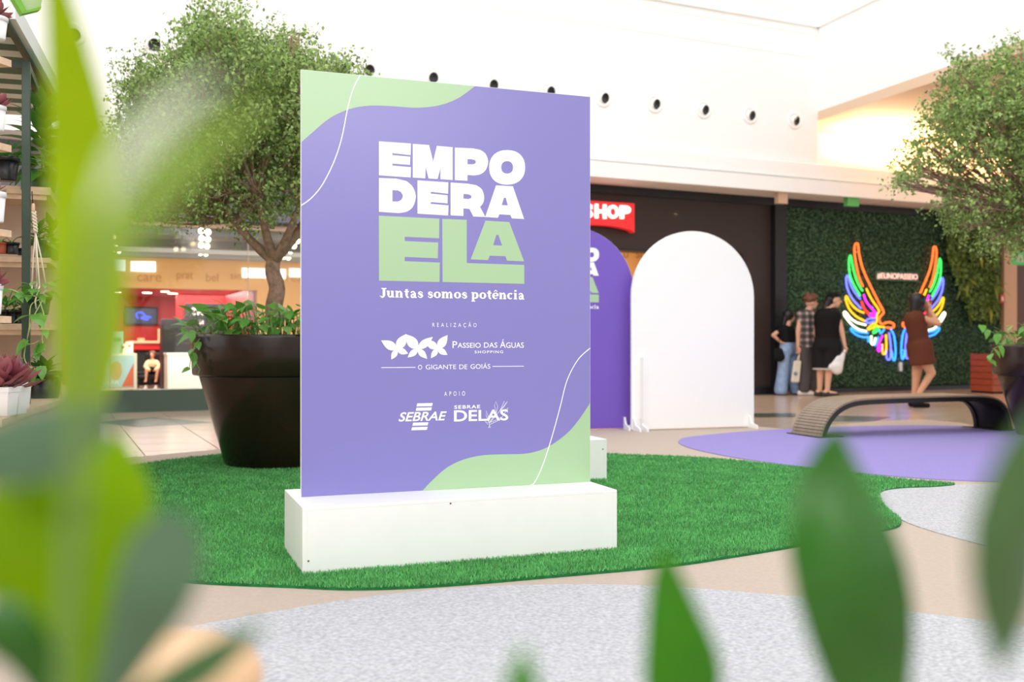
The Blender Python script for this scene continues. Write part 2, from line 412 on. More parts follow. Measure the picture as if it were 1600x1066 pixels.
win = bpy.data.objects.new('window_1', None); COL.objects.link(win); win.location = BW.pt(-12, 0, zp); win['kind'] = 'structure'
M_glass = glass_mat('shop_glass', (0.97, 0.99, 0.98), 0.0, 1.0)
edges = [g0, ws(-120), ws(171), ws(389), ws(640)]
for i in range(4):
    m = MB(); m.box(BW, edges[i]+.006, edges[i+1]-.006, 0.05, 0.06, zp, wz(300, 355)); m.build('pane', M_glass, win)
    m = MB(); m.box(BW, edges[i+1]-.006, edges[i+1]+.006, 0.045, 0.065, zp, wz(300, 355)); m.build('joint', M_strip, win)
DI = 9.0                                  # depth of that shop
m = MB(); m.box(BW, g0, g1, 0.25, DI, -0.01, 0.012); m.build('floor', mat('shop_floor', (150, 130, 115), 0.3), kind='structure')
M_gc = mat('grey_shop_ceiling', (150, 150, 152), 0.7)
zc = lz(300, 401, 3.5)
m = MB(); m.box(BW, g0, g1, 0.12, 3.6, zc, zc+0.1)
for k in range(3): m.box(BW, g0, g1, 0.8+k*0.9, 0.95+k*0.9, zc-0.10, zc)
m.build('ceiling', M_gc, kind='structure')
M_or = mat('orange_bulkhead', (226, 176, 118), 0.6)
zb = lz(300, 452, 3.5)                     # lower edge of the bulkhead
m = MB(); m.box(BW, g0, g1, 3.5, 3.62, zb, zc); m.build('wall_back', M_or, kind='structure')
sr0, sr1 = ws(196, 3.6), ws(400, 3.6)
m = MB(); m.box(BW, sr1, g1, 3.5, 3.9, 0, zb); m.build('wall_right', M_or, kind='structure')
m = MB(); m.box(BW, g0, sr0-1.3, 3.55, 3.9, 0, zb); m.build('wall_left', M_or, kind='structure')
M_red = mat('red_wall', (205, 24, 30), 0.45)
m = MB(); m.box(BW, g0, g1, DI-.1, DI, 0, 3.2); m.build('wall_back', M_red, kind='structure')
m = MB(); m.box(BW, sr1, sr1+.1, 3.6, DI, 0, 3.2); m.build('wall_right', M_red, kind='structure')
m = MB(); m.box(BW, g0, g1, 3.62, DI, zb+0.08, zb+0.16); m.build('ceiling', M_red, kind='structure')
area('shop_ceiling_glow', BW.pt(-11.3, 6.2, zb+0.05), 4.5, 200, (0, 0, BW.a), (1, 0.93, 0.85), 3.0)
area('shop_front_glow', BW.pt(-11.5, 0.75, zc-0.5), 7, 115, (0.65, 0, BW.a), (1, 0.88, 0.72), 1.6)
# ============================================================ CARPETS
def carpet(name, px, z0, z1, m, label, cat, smooth=True, extra=()):
    pts = smooth_path(px, 5, False) if smooth else px
    poly = [(G(x, y).x, G(x, y).y) for x, y in pts]+list(extra)
    b = MB(); b.prism(poly, z0, z1); o = b.build(name, m); tag(o, label, cat); return o, poly
M_purp = mat('purple_carpet', (150, 140, 200), 0.9, 0.1, noise=(120, 0.10), bump=(300, .3))
M_greyc = mat('grey_felt', (207, 207, 211), 0.95, 0.05, noise=(75, 0.5), col2=(166, 168, 173), bump=(260, .35), stretch=(1, 1.6, 1))
carpet('carpet', [(1640, 757), (1480, 752), (1350, 742), (1250, 731), (1150, 717), (1090, 705), (1064, 696), (1061, 690), (1080, 684), (1180, 674.5), (1300, 669), (1420, 666), (1530, 668), (1640, 671), (1760, 680), (1760, 745), (1640, 757)], 0.004, 0.010, M_purp, 'lilac purple carpet with rounded end lying under the curved bench', 'carpet')
carpet('carpet', [(120, 1130), (210, 1005), (300, 983), (480, 951), (620, 931), (760, 920), (900, 917), (1010, 919), (1100, 924), (1250, 937), (1430, 961), (1520, 972), (1640, 990), (1760, 1030)], 0.004, 0.009, M_greyc, 'large light grey felt carpet along the bottom of the picture', 'carpet', extra=[(4.2, 1.2), (3.0, 0.4), (-2.0, 0.4), (-1.9, 2.0)])
carpet('carpet', [(1640, 880), (1504, 846), (1420, 820), (1392, 800), (1372, 778), (1385, 768), (1440, 763), (1500, 759), (1640, 757)], 0.004, 0.009, M_greyc, 'light grey felt carpet between the turf tip and the right edge', 'carpet')
# turf
turf_px = [(142, 752), (200, 733), (250, 724), (345, 713), (480, 706), (640, 703), (800, 704), (948, 712), (1100, 718), (1240, 732), (1350, 745), (1420, 753), (1470, 757), (1492, 760), (1460, 763.5), (1410, 765.5), (1378, 771), (1376, 783), (1388, 800), (1404, 812), (1408, 820), (1398, 828), (1350, 838), (1240, 858), (1150, 873), (1050, 888), (900, 902), (700, 919), (560, 925), (450, 921), (300, 914), (210, 900), (130, 860), (105, 815), (115, 775)]
tp = smooth_path(turf_px, 5, True); turf_poly = [(G(x, y).x, G(x, y).y) for x, y in tp]
M_turf_b = mat('turf_backing', (40, 110, 60), 0.9, 0.1, noise=(40, 0.2))
cxy = np.array(turf_poly).mean(0)
turf = thing('artificial_turf', (cxy[0], cxy[1], 0), 'bright green artificial turf mat under the tall sign and tree pot', 'turf')
b = MB(); b.prism(turf_poly, 0.004, 0.014); b.build('backing', M_turf_b, turf)
NB = 260000
pa = np.array(turf_poly); lo = pa.min(0); hi = pa.max(0)
# more blades where they are near: draw depth so that density falls with distance
dd = 1/rng.uniform(1/hi[1], 1/lo[1], NB*3); xx = rng.uniform(lo[0], hi[0], NB*3)
ok = np.zeros(len(dd), bool); x0, y0 = pa[-1]
for x1, y1 in pa:
    c_ = ((y0 > dd) != (y1 > dd)) & (xx < (x1-x0)*(dd-y0)/(y1-y0+1e-9)+x0); ok ^= c_; x0, y0 = x1, y1
xx = xx[ok][:NB]; dd = dd[ok][:NB]; n = len(xx)
ang = rng.uniform(0, 2*PI, n); wdt = 0.0022+0.0006*dd*0; hgt = rng.uniform(0.008, 0.020, n)
base = np.stack([xx, dd, np.full(n, 0.013)], 1); side = np.stack([np.cos(ang), np.sin(ang), 0*ang], 1)*(0.0016+0.00035*dd)[:, None]
lean = rng.normal(size=(n, 3))*0.006; lean[:, 2] = hgt
V = np.stack([base-side, base+side, base+lean], 1).reshape(-1, 3)-np.array([cxy[0], cxy[1], 0])
me = bpy.data.meshes.new('pile'); me.vertices.add(3*n); me.vertices.foreach_set('co', V.astype(np.float32).ravel())
me.loops.add(3*n); me.loops.foreach_set('vertex_index', np.arange(3*n, dtype=np.int32))
me.polygons.add(n); me.polygons.foreach_set('loop_start', np.arange(0, 3*n, 3, dtype=np.int32)); me.polygons.foreach_set('loop_total', np.full(n, 3, np.int32))
me.update(calc_edges=True)
me.materials.append(mat('turf_blade', (108, 186, 110), 0.55, 0.3, noise=(5, 0.16), island=0.42, trans=0.25))
o = bpy.data.objects.new('pile', me); COL.objects.link(o); o.parent = turf; o['kind'] = 'stuff'

# ============================================================ THE BIG SIGN
def frame_from(p, q):
    a = math.degrees(math.atan2(q.y-p.y, q.x-p.x)); f = Fr(p.x, p.y, a); return f, (q-p).length
BXL, BXR = G(472.5, 904), G(964, 863.5)
BF, BL = frame_from(BXL, BXR)              # front edge of the stand
zt = BF.hit(472.5, 799)[1]
M_box = mat('white_painted_mdf', (244, 245, 243), 0.45, 0.3, noise=(9, 0.012))
M_board = mat('sign_purple', (127, 121, 193), 0.26, 0.9)
M_edge = mat('white_board_edge', (240, 240, 242), 0.5)
M_sgreen = mat('sign_green', (166, 202, 158), 0.26, 0.9)
M_swhite = mat('sign_white', (250, 250, 252), 0.38, 0.5)
PB = 0.262                                 # the panel stands this far behind the front of the stand
sg = thing('freestanding_sign', BF.pt(BL/2, 0.25, 0), 'tall purple and green printed sign on a long white box stand', 'sign')
m = MB(); m.box(BF, 0.018, BL-0.018, 0.0, 0.018, 0.0145, zt-0.001, 0.0015); m.build('front_board', M_box, sg)
m = MB(); m.box(BF, 0.0, BL, 0.0, 0.50, zt-0.001, zt+0.012, 0.0015); m.build('top_board', M_box, sg)
m = MB(); m.box(BF, 0.0, 0.018, 0.0, 0.50, 0.0145, zt-0.001, 0.001); m.build('side_board', M_box, sg)
m = MB(); m.box(BF, BL-0.018, BL, 0.0, 0.50, 0.0145, zt-0.001, 0.001); m.build('side_board', M_box, sg)
m = MB(); m.box(BF, 0.018, BL-0.018, 0.482, 0.50, 0.0145, zt-0.001, 0.001); m.build('back_board', M_box, sg)
M_screw = mat('screw_brown', (110, 85, 65), 0.5, metal=0.6)
for px, py in ((704, 787), (482, 877), (910, 860)):
    a, z = BF.hit(px, py); m = MB(); m.lathe(BF.pt(a, 0, z), [(0.0001, 0.001), (0.0035, 0.001), (0.004, 0.0)], 8, axis=-BF.v); m.build('screw', M_screw, sg)
pa0, pz0 = BF.hit(470.3, 106, PB); pa1, pz1 = BF.hit(919, 153, PB); ZT = (pz0+pz1)/2; pa1 = BF.hit(922.3, 700, PB)[0]
z_b = zt+0.012
m = MB(); m.box(BF, pa0, pa1, PB, PB+0.018, z_b, ZT, 0.0008); bd = m.build('panel', M_edge, sg)
def sp(px, py, b=PB): return BF.hit(px, py, b)
m = MB(); m.plate(BF, [(pa0+.0015, z_b+.001), (pa1-.0015, z_b+.001), (pa1-.0015, ZT-.0015), (pa0+.0015, ZT-.0015)], PB-0.0006, None)
m.build('purple_print', M_board, bd)
def clipz(p): return (min(max(p[0], pa0+.0015), pa1-.0015), min(max(p[1], z_b+.001), ZT-.0015))
tl = smooth_path([sp(470, 223), sp(485, 210), sp(515, 185), sp(545, 171), sp(575, 165.5), sp(610, 166), sp(650, 168.5), sp(685, 165), sp(715, 154), sp(741, 135.5)], 5)
poly = [clipz(p) for p in tl]+[clipz((sp(741, 100)[0], 9)), clipz((-9, 9))]
poly[0] = (pa0+.0015, poly[0][1])
m = MB(); m.plate(BF, poly, PB-0.0011, None); m.build('green_print', M_sgreen, bd)
br = smooth_path([sp(655, 773), sp(672, 754), sp(698, 731), sp(725, 718), sp(755, 711.5), sp(790, 710), sp(825, 708.5), sp(855, 699), sp(885, 678), sp(905, 655), sp(923, 628)], 5)
poly = [clipz(p) for p in br]+[clipz((9, -1)), clipz((sp(655, 773)[0], -1))]
m = MB(); m.plate(BF, poly, PB-0.0011, None); m.build('green_print', M_sgreen, bd)
def ribbon(mb, fr, b, pts, w):
    """flat stroke of width w (number or list) through (a, z) points"""
    n = len(pts); ws_ = w if hasattr(w, '__len__') else [w]*n; vs = []
    for i, (a, z) in enumerate(pts):
        da = pts[min(i+1, n-1)][0]-pts[max(i-1, 0)][0]; dz_ = pts[min(i+1, n-1)][1]-pts[max(i-1, 0)][1]; l = math.hypot(da, dz_) or 1
        nx, nz = -dz_/l*ws_[i]/2, da/l*ws_[i]/2
        vs += [fr.pt(a+nx, b, z+nz), fr.pt(a-nx, b, z-nz)]
    mb.add(vs, [(2*i, 2*i+1, 2*i+3, 2*i+2) for i in range(n-1)])
for pl in ([(563, 117), (552, 138), (543, 170), (534, 215), (522, 252), (504, 288), (487, 309), (471, 321)], [(922, 544), (903, 562), (886, 594), (875, 636), (863, 680), (851, 718), (840, 745), (829, 763)]):
    m = MB(); q = smooth_path([sp(*p) for p in pl], 6); ribbon(m, BF, PB-0.0015, [clipz(p) for p in q], 0.0042); m.build('white_curve', M_swhite, bd)

# ---- the title lettering, measured in the sign plane (crop of the photo enlarged 3.807 times)
def cr(x, y, *c):
    a, z = sp(560+x/3.807, 200+y/3.807); return (a, z)+tuple(c)
def glyph(outer, holes=()):
    return [mixed_path([cr(*p) for p in outer], 5)], [mixed_path([cr(*p) for p in h], 4) for h in holes]
def ell(cx, cy, rx, ry, k=36, n=2.25):
    out = []
    for i in range(k):
        t = 2*PI*i/k; c, s_ = math.cos(t), math.sin(t)
        out.append(cr(cx+rx*math.copysign(abs(c)**(2/n), c), cy+ry*math.copysign(abs(s_)**(2/n), s_)))
    return out
c = 'c'
TITLE = [
 ('w', [(122,80),(312,93),(310,162),(202,150),(202,162),(308,172),(306,220),(202,212),(202,224),(312,234),(310,295),(122,282)], []),
 ('w', [(323,95),(420,102),(444,200),(466,107),(560,115),(560,310),(487,305),(489,238),(470,304),(417,301),(399,232),(397,300),(323,295)], []),
 ('w', [(573,117),(680,122),(725,131,c),(756,155,c),(771,200,c),(758,248,c),(727,275,c),(688,283),(648,280),(648,315),(573,310)], [[(648,185),(676,187),(692,192,c),(698,203,c),(690,214,c),(674,217),(648,216)]]),
 ('w', 'ell', (884,235,107,103), (884,235,35,37)),
 ('w', [(122,298),(225,302),(285,316,c),(322,350,c),(341,405,c),(326,465,c),(292,496,c),(240,507),(122,499)], [[(202,370),(234,372),(253,382,c),(264,405,c),(254,428,c),(234,438),(202,438)]]),
 ('w', [(351,312),(534,324),(533,392),(430,380),(430,391),(530,401),(530,449),(430,441),(430,452),(535,461),(533,521),(351,510)], []),
 ('w', [(548,325),(650,332),(700,341,c),(733,365,c),(747,408,c),(742,445,c),(723,470),(755,530),(683,527),(660,482),(624,479),(624,524),(548,520)], [[(624,393),(652,395),(667,400,c),(672,409,c),(667,419,c),(652,423),(624,421)]]),
 ('w', [(818,342),(918,347),(985,542),(912,538),(903,518),(838,514),(829,535),(754,530)], [[(866,415),(876,416),(888,461),(851,459)]]),
 ('g', [(121,522),(481,540),(480,657),(275,648),(275,673),(474,682),(472,776),(275,768),(275,793),(484,801),(482,917),(122,909)], []),
 ('g', [(498,541),(644,547),(644,804),(986,815),(986,928),(500,917)], []),
 ('g', [(755,552),(897,560),(985,794),(883,790),(874,764),(780,761),(770,787),(667,782)], [[(820,636),(832,637),(854,700),(801,698)]]),
]
SHAPES = []
for t in TITLE:
    if t[1] == 'ell': SHAPES.append((t[0], ell(*t[2]), [ell(*t[3])]))
    else: o_, h_ = glyph(t[1], t[2]); SHAPES.append((t[0], o_[0], h_))
# ---- a bold slab-serif lower case drawn from strokes (x-height 1)
def arc(cx, cy, rx, ry, a0, a1, n=8): return [(cx+rx*math.cos(math.radians(a0+(a1-a0)*i/n)), cy+ry*math.sin(math.radians(a0+(a1-a0)*i/n))) for i in range(n+1)]
SW_, TH = 0.30, 0.13
SER = {
 'J': (.95, [([(.62, 1.36), (.62, .25)], .32), (arc(.36, .25, .26, .22, 0, -120), .2), ([(.25, 1.34), (.98, 1.34)], .12), ([(.14, .12), (.14, .2)], .26)]),
 'u': (1.22, [([(.28, 1), (.28, .35)], SW_), (arc(.52, .35, .24, .27, 180, 300), .18), ([(.62, .12), (.85, .3)], .12), ([(.85, 1), (.85, 0)], SW_), ([(.02, .95), (.4, .95)], .11), ([(.6, .95), (.98, .95)], .11), ([(.8, .05), (1.15, .05)], .11)]),
 'n': (1.26, [([(.28, 1), (.28, 0)], SW_), ([(.38, .68), (.55, .88), (.72, .93)], .14), (arc(.66, .66, .22, .27, 90, 0), .2), ([(.88, .7), (.88, 0)], SW_), ([(.02, .95), (.4, .95)], .11), ([(.03, .05), (.53, .05)], .11), ([(.65, .05), (1.13, .05)], .11)]),
 'm': (1.86, [([(.28, 1), (.28, 0)], SW_), ([(.38, .68), (.52, .88), (.68, .93)], .14), (arc(.63, .66, .22, .27, 90, 0), .2), ([(.85, .7), (.85, 0)], SW_), ([(.95, .68), (1.1, .88), (1.26, .93)], .14), (arc(1.22, .66, .22, .27, 90, 0), .2), ([(1.44, .7), (1.44, 0)], SW_), ([(.02, .95), (.4, .95)], .11), ([(.03, .05), (.52, .05)], .11), ([(.63, .05), (1.08, .05)], .11), ([(1.22, .05), (1.7, .05)], .11)]),
 't': (.82, [([(.38, 1.3), (.38, .3)], SW_), (arc(.6, .3, .22, .25, 180, 290), .2), ([(.05, .93), (.72, .93)], .13)]),
 'a': (1.08, [([(.72, .75), (.72, 0)], SW_), (arc(.45, .68, .27, .27, 0, 160), .16), ([(.22, .72), (.22, .8)], .2), ([(.7, .56), (.4, .5), (.24, .38), (.24, .22)], .2), (arc(.42, .25, .2, .2, 190, 330), .18), ([(.72, .05), (1.02, .05)], .12)]),
 's': (.92, [([(.74, .68), (.7, .85), (.45, .94), (.25, .84), (.2, .7), (.4, .55), (.62, .44), (.72, .28), (.6, .1), (.4, .05), (.2, .14), (.12, .34)], [.1, .1, .13, .2, .26, .28, .28, .26, .18, .13, .1, .1])]),
 'o': (1.12, [(arc(.53, .5, .36, .43, 0, 360, 20), [.3, .29, .24, .18, .14, .12, .14, .18, .24, .29, .3, .29, .24, .18, .14, .12, .14, .18, .24, .29, .3])]),
 'p': (1.22, [([(.3, 1), (.3, -.42)], SW_), (arc(.58, .5, .36, .42, 130, -130, 14), [.12, .12, .14, .18, .24, .28, .3, .3, .3, .28, .24, .18, .14, .12, .12]), ([(.02, .95), (.4, .95)], .11), ([(.03, -.4), (.6, -.4)], .11)]),
 'e': (1.02, [(arc(.52, .5, .36, .43, 10, 320, 18), [.26, .26, .22, .17, .13, .12, .15, .2, .26, .3, .3, .3, .27, .22, .17, .14, .12, .1, .08]), ([(.3, .5), (.95, .5)], .12)]),
 'c': (.96, [(arc(.5, .5, .34, .43, 45, 320, 16), [.24, .2, .14, .12, .15, .2, .26, .3, .3, .3, .27, .22, .17, .14, .12, .1, .08])]),
 'i': (.66, [([(.3, 1), (.3, 0)], SW_), ([(.04, .95), (.4, .95)], .11), ([(.03, .05), (.58, .05)], .11), ([(.3, 1.2), (.3, 1.48)], .3)]),
}
def serif_line(text, a0, z0, a1, xh):
    """returns strokes in (a, z) for the line"""
    adv = 0; items = []; word = 0
    for ch in text:
        if ch == ' ': adv += .52; word += 1; continue
        base = 'e' if ch == 'ê' else ch; w_, st = SER[base]; items.append((adv, st, word))
        if ch == 'ê': items.append((adv, [([(.28, 1.15), (.53, 1.4), (.78, 1.15)], .12)], word))
        adv += w_+0.02
    k = (a1-a0)/(adv-.08); out = []
    for x, st, wd in items:
        for pts, w_ in st: out.append((wd, [(a0+(x+p[0])*k, z0+p[1]*xh) for p in pts], [q*(k+xh)*.62 for q in w_] if hasattr(w_, '__len__') else w_*((k+xh)*.62)))
    return out
ja0, jz0 = sp(593, 464.5); ja1, _ = sp(819, 466); xh = sp(700, 455)[1]-sp(700, 465)[1]
SERL = serif_line('Juntas somos potência', ja0, jz0, ja1, xh*1.0)
jz1 = sp(818, 465.5)[1]; jz0b = sp(596, 463)[1]

def title(parent, fr, b, T, Mw, Mg):
    mw = MB(); mg = MB()
    for k, o_, h_ in SHAPES:
        (mw if k == 'w' else mg).plate(fr, [T(p) for p in o_], b, None, [[T(p) for p in h] for h in h_])
    ms = [MB(), MB(), MB()]
    sc = abs(T((1, 0))[0]-T((0, 0))[0])
    for q, (wd, pts, w_) in enumerate(SERL): ribbon(ms[wd], fr, b-0.00002*(q % 40), [T(p) for p in pts], [x*sc for x in w_] if hasattr(w_, '__len__') else w_*sc)
    mw.build('title_lettering', Mw, parent); mg.build('title_lettering', Mg, parent); [x.build('tagline_word', Mw, parent) for x in ms]
title(bd, BF, PB-0.0014, lambda p: (p[0], p[1]), M_swhite, M_sgreen)
# ---- sponsors
B2 = PB-0.0014
def ptext(body, x0, y0, x1, y1, yr=None, **k):
    """lower left (x0,y0), upper right (x1,y1) as measured on the photo"""
    m = MB(); a0, z0 = sp(x0, y0); a1, _ = sp(x1, y0); h = sp(x0, y1)[1]-sp(x0, y0)[1]
    dz_ = (sp(x1, yr)[1]-z0) if yr else 0
    text_on(m, BF, B2, body, a0, z0, a1, z0+h, dz=dz_, **k); return m
def padd(m, *a, **k):
    n = ptext(*a, **k); m.add(n.v, n.f)
ptext('REALIZAÇÃO', 675.5, 512.5, 744.5, 503, spacing=1.9, bold=-0.004).build('small_lettering', M_swhite, bd)
ptext('APOIO', 694, 619, 726.5, 612, spacing=2.0).build('small_lettering', M_swhite, bd)
m = MB()
for ch, x0, x1, y0, y1 in (('P', 706.8, 714.3, 544, 533.3), ('ASSEIO', 714.8, 751, 543.7, 535.8), ('DAS', 756, 777, 543.5, 535.3), ('Á', 781, 790, 543.6, 530.3), ('GUAS', 790.5, 818.3, 543.8, 535.2)):
    padd(m, ch, x0, y0, x1, y1, bold=0.006)
m.build('name_lettering', M_swhite, bd)
ptext('SHOPPING', 741.5, 552.3, 786, 548, spacing=1.25, bold=0.012).build('small_lettering', M_swhite, bd)
m = MB()
for ch, x0, x1, y0 in (('O', 653, 659.5, 577.6), ('GIGANTE', 665, 712.5, 577.4), ('DE', 717.5, 730, 577), ('GOIÁS', 735, 766, 576.6)):
    padd(m, ch, x0, y0, x1, y0-(9.3 if 'Á' in ch else 7.2))
for x in (655.7,): pass
m.build('small_lettering', M_swhite, bd)
for x0, x1, y0, y1 in ((595.5, 649, 574.6, 574.2), (769.5, 818.3, 572.7, 572.4)):
    m = MB(); ribbon(m, BF, B2, [sp(x0, y0), sp(x1, y1)], 0.0028); m.build('rule', M_swhite, bd)
# leaf-flower emblem
m = MB()
def petal(c0, tip, wd):
    c0 = (560+c0[0]/4.847, 480+c0[1]/4.847); tip = (560+tip[0]/4.847, 480+tip[1]/4.847); wd = wd/4.847
    dx, dy = tip[0]-c0[0], tip[1]-c0[1]; l = math.hypot(dx, dy); nx, ny = -dy/l, dx/l; L_ = []; R_ = []
    for i in range(9):
        t = i/8; wv = wd*math.sin(PI*min(1, t**0.85))*0.5*(1-0.15*t)
        L_.append((c0[0]+dx*t+nx*wv, c0[1]+dy*t+ny*wv)); R_.append((c0[0]+dx*t-nx*wv, c0[1]+dy*t-ny*wv))
    pts = [sp(*p) for p in L_]+[sp(*p) for p in R_[-2:0:-1]]
    m.plate(BF, pts, B2-0.00003*len(m.f)/40, None)
for c0, tips in (((293, 320), (((172, 253), 72), ((362, 203), 78), ((248, 398), 48), ((376, 352), 52))), ((450, 318), (((355, 205), 84), ((563, 226), 64), ((372, 382), 50), ((520, 392), 52))), ((600, 315), (((500, 250), 64), ((675, 212), 70), ((548, 387), 46), ((674, 362), 50)))):
    for tp_, wd in tips: petal(c0, tp_, wd)
m.build('flower_emblem', M_swhite, bd)
# striped emblem and name
def q590(x, y): return sp(590+x/6.667, 590+y/6.667)
for (xa, xb, ya, sh) in ((412, 574, 270, 6), (404, 564, 315, 6), (369, 528, 471, 6), (358, 520, 518, 6)):
    m = MB(); m.plate(BF, [q590(xa, ya), q590(xb, ya-4), q590(xb-8, ya+28), q590(xa-8, ya+32)], B2, None); m.build('emblem_bar', M_swhite, bd)
m = ptext('SEBRAE', 622.5, 659, 698, 644.5, yr=657, bold=0.018, shear=0.28); m.build('name_lettering', M_swhite, bd)
ptext('SEBRAE', 709.6, 639.2, 750.2, 633.6, spacing=1.15, bold=0.02).build('small_lettering', M_swhite, bd)
m = ptext('DELAS', 709.2, 659, 794, 641.2, yr=657, bold=0.018); m.build('name_lettering', M_swhite, bd)
m = MB()
for pts in ([(1165, 525), (1160, 470), (1130, 400), (1128, 345), (1150, 400), (1160, 470)], [(1160, 470), (1235, 370), (1215, 290), (1230, 252), (1250, 300), (1235, 370)], [(1160, 480), (1270, 350), (1320, 245)], [(1270, 350), (1350, 250), (1320, 300), (1270, 350)], [(1165, 470), (1290, 420), (1360, 315), (1290, 350)], [(1150, 470), (1115, 455), (1150, 490)], [(1165, 490), (1230, 460), (1270, 440)], [(1150, 525), (1170, 500), (1175, 525)]):
    ribbon(m, BF, B2-.0003, [q590(*p) for p in pts], 0.0016)
m.build('sprig_drawing', M_swhite, bd)

# ============================================================ SMALL WHITE BOX behind the sign
bx = G(948, 752); BB = Fr(bx.x, bx.y, 20.5); zz_ = BB.hit(948, 690)[1]
bx2 = thing('display_box', BB.pt(-0.6, 0.25, 0), 'white box stand half hidden behind the right side of the big sign', 'box')
m = MB(); m.box(BB, -1.18, -0.018, 0, 0.018, 0.0145, zz_, 0.001); m.build('front_board', M_box, bx2)
m = MB(); m.box(BB, -1.18, 0, 0, 0.42, zz_, zz_+0.015, 0.0015); m.build('top_board', M_box, bx2)
m = MB(); m.box(BB, -0.018, 0, 0, 0.42, 0.0145, zz_, 0.001); m.build('side_board', M_box, bx2)
m = MB(); m.box(BB, -1.18, -1.162, 0, 0.42, 0.0145, zz_, 0.001); m.build('side_board', M_box, bx2)
a, z = BB.hit(942, 702); m = MB(); m.lathe(BB.pt(a, 0, z), [(0.0001, 0.001), (0.004, 0.001), (0.005, 0.0)], 8, axis=-BB.v); m.build('screw', M_screw, bx2)

# ============================================================ ARCHES
M_arch = mat('white_satin_arch', (250, 250, 250), 0.45, 0.3)
M_archp = mat('purple_satin_arch', (114, 84, 192), 0.3, 0.5)
def arch_outline(w_, spring, ztop, z0=0.03, k=28):
    pts = [(0, z0), (w_, z0), (w_, spring)]
    for i in range(1, k): t = PI*i/k; pts.append((w_/2+w_/2*math.cos(t), spring+(ztop-spring)*math.sin(t)))
    return pts+[(0, spring)]
AL, AR = G(987, 674), G(1178, 668.5); AF, AW = frame_from(AL, AR)
asp = AF.hit(985, 462)[1]; atop = AF.hit(1080, 361)[1]
ar = thing('arch_panel', AF.pt(AW/2, 0.02, 0), 'plain white round-topped arch panel standing on small white feet', 'panel')
m = MB(); m.plate(AF, arch_outline(AW, asp, atop, 0.015), 0.0, 0.03); m.build('board', M_arch, ar)
def foot(fr, a, parent, fin_h=0.0):
    pts = [(-.17, .004), (.17, .004), (.17, .035), (.06, .06), (.02, .13), (-.02, .13), (-.06, .06), (-.17, .035)]
    vs = [fr.pt(a-.009, b_, z) for b_, z in pts]+[fr.pt(a+.009, b_, z) for b_, z in pts]; n = len(pts)
    m = MB(); m.add(vs, [tuple(range(n)), tuple(range(2*n-1, n-1, -1))]+[(i, i+n, (i+1) % n+n, (i+1) % n) for i in range(n)]); m.build('foot', M_arch, parent)
    if fin_h:
        m = MB(); m.box(fr, a-.009, a+.009, -.075, 0.0, .10, fin_h); m.build('brace', M_arch, parent)
foot(AF, 0.10, ar, AF.hit(1000, 558, -.07)[1]); foot(AF, AW-0.06, ar)
foot(AF, 0.02, ar)
PL = G(795, 675.5); PR = G(990, 671.5)
PF, PW = frame_from(PL, PR); psp = PF.hit(988, 455)[1]; ptop = PF.hit(893, 355)[1]
pr = thing('arch_panel', PF.pt(PW/2, 0.02, 0), 'purple round-topped arch panel with lettering, half hidden behind the big sign', 'panel')
m = MB(); m.plate(PF, arch_outline(PW, psp, ptop, 0.015), 0.0, 0.03); m.build('board', M_edge, pr)
m = MB(); m.plate(PF, [(p[0]*0.998+.001, min(p[1], ptop-.003)) for p in arch_outline(PW, psp, ptop-.001, 0.016)], -0.0008, None); m.build('purple_print', M_archp, pr)
foot(PF, 0.10, pr); foot(PF, PW-0.10, pr)
tr_a, tr_z = PF.hit(935.5, 481.5)                  # lower right end of the tagline on the arch
kk = (PF.hit(930, 387)[1]-PF.hit(930, 481.5)[1])/(sp(790, 234)[1]-sp(790, 465.5)[1])
ra, rz = sp(819, 465.5)
title(pr, PF, -0.0018, lambda p: (tr_a+(p[0]-ra)*kk, tr_z+(p[1]-rz)*kk), M_swhite, M_sgreen)

# ============================================================ BENCH
NL = G(1285, 686); NF = Fr(NL.x, NL.y, 20.0)
bench = thing('slatted_bench', NF.pt(1.15, 0.22, 0), 'low curved bench of dark metal with narrow wooden slats on the purple carpet', 'bench')
prof = [(0, 0.012), (.015, .07), (.05, .14), (.105, .21), (.18, .27), (.28, .315), (.42, .342), (.7, .352), (1.1, .355), (1.6, .355), (1.85, .35), (2.0, .335), (2.11, .30), (2.19, .24), (2.24, .16), (2.265, .08), (2.275, .012)]
pp = smooth_path(prof, 8)
cum = [0]
for i in range(1, len(pp)): cum.append(cum[-1]+math.hypot(pp[i][0]-pp[i-1][0], pp[i][1]-pp[i-1][1]))
def along(t):
    for i in range(1, len(pp)):
        if cum[i] >= t:
            k = (t-cum[i-1])/(cum[i]-cum[i-1]); p = (pp[i-1][0]+(pp[i][0]-pp[i-1][0])*k, pp[i-1][1]+(pp[i][1]-pp[i-1][1])*k)
            return p, math.atan2(pp[i][1]-pp[i-1][1], pp[i][0]-pp[i-1][0])
    return pp[-1], -PI/2
M_slat = mat('weathered_wood_slat', (150, 132, 112), 0.35, 0.5, noise=(14, 0.2), stretch=(1, 8, 8))
M_rail = mat('bench_dark_steel', (24, 24, 24), 0.4)
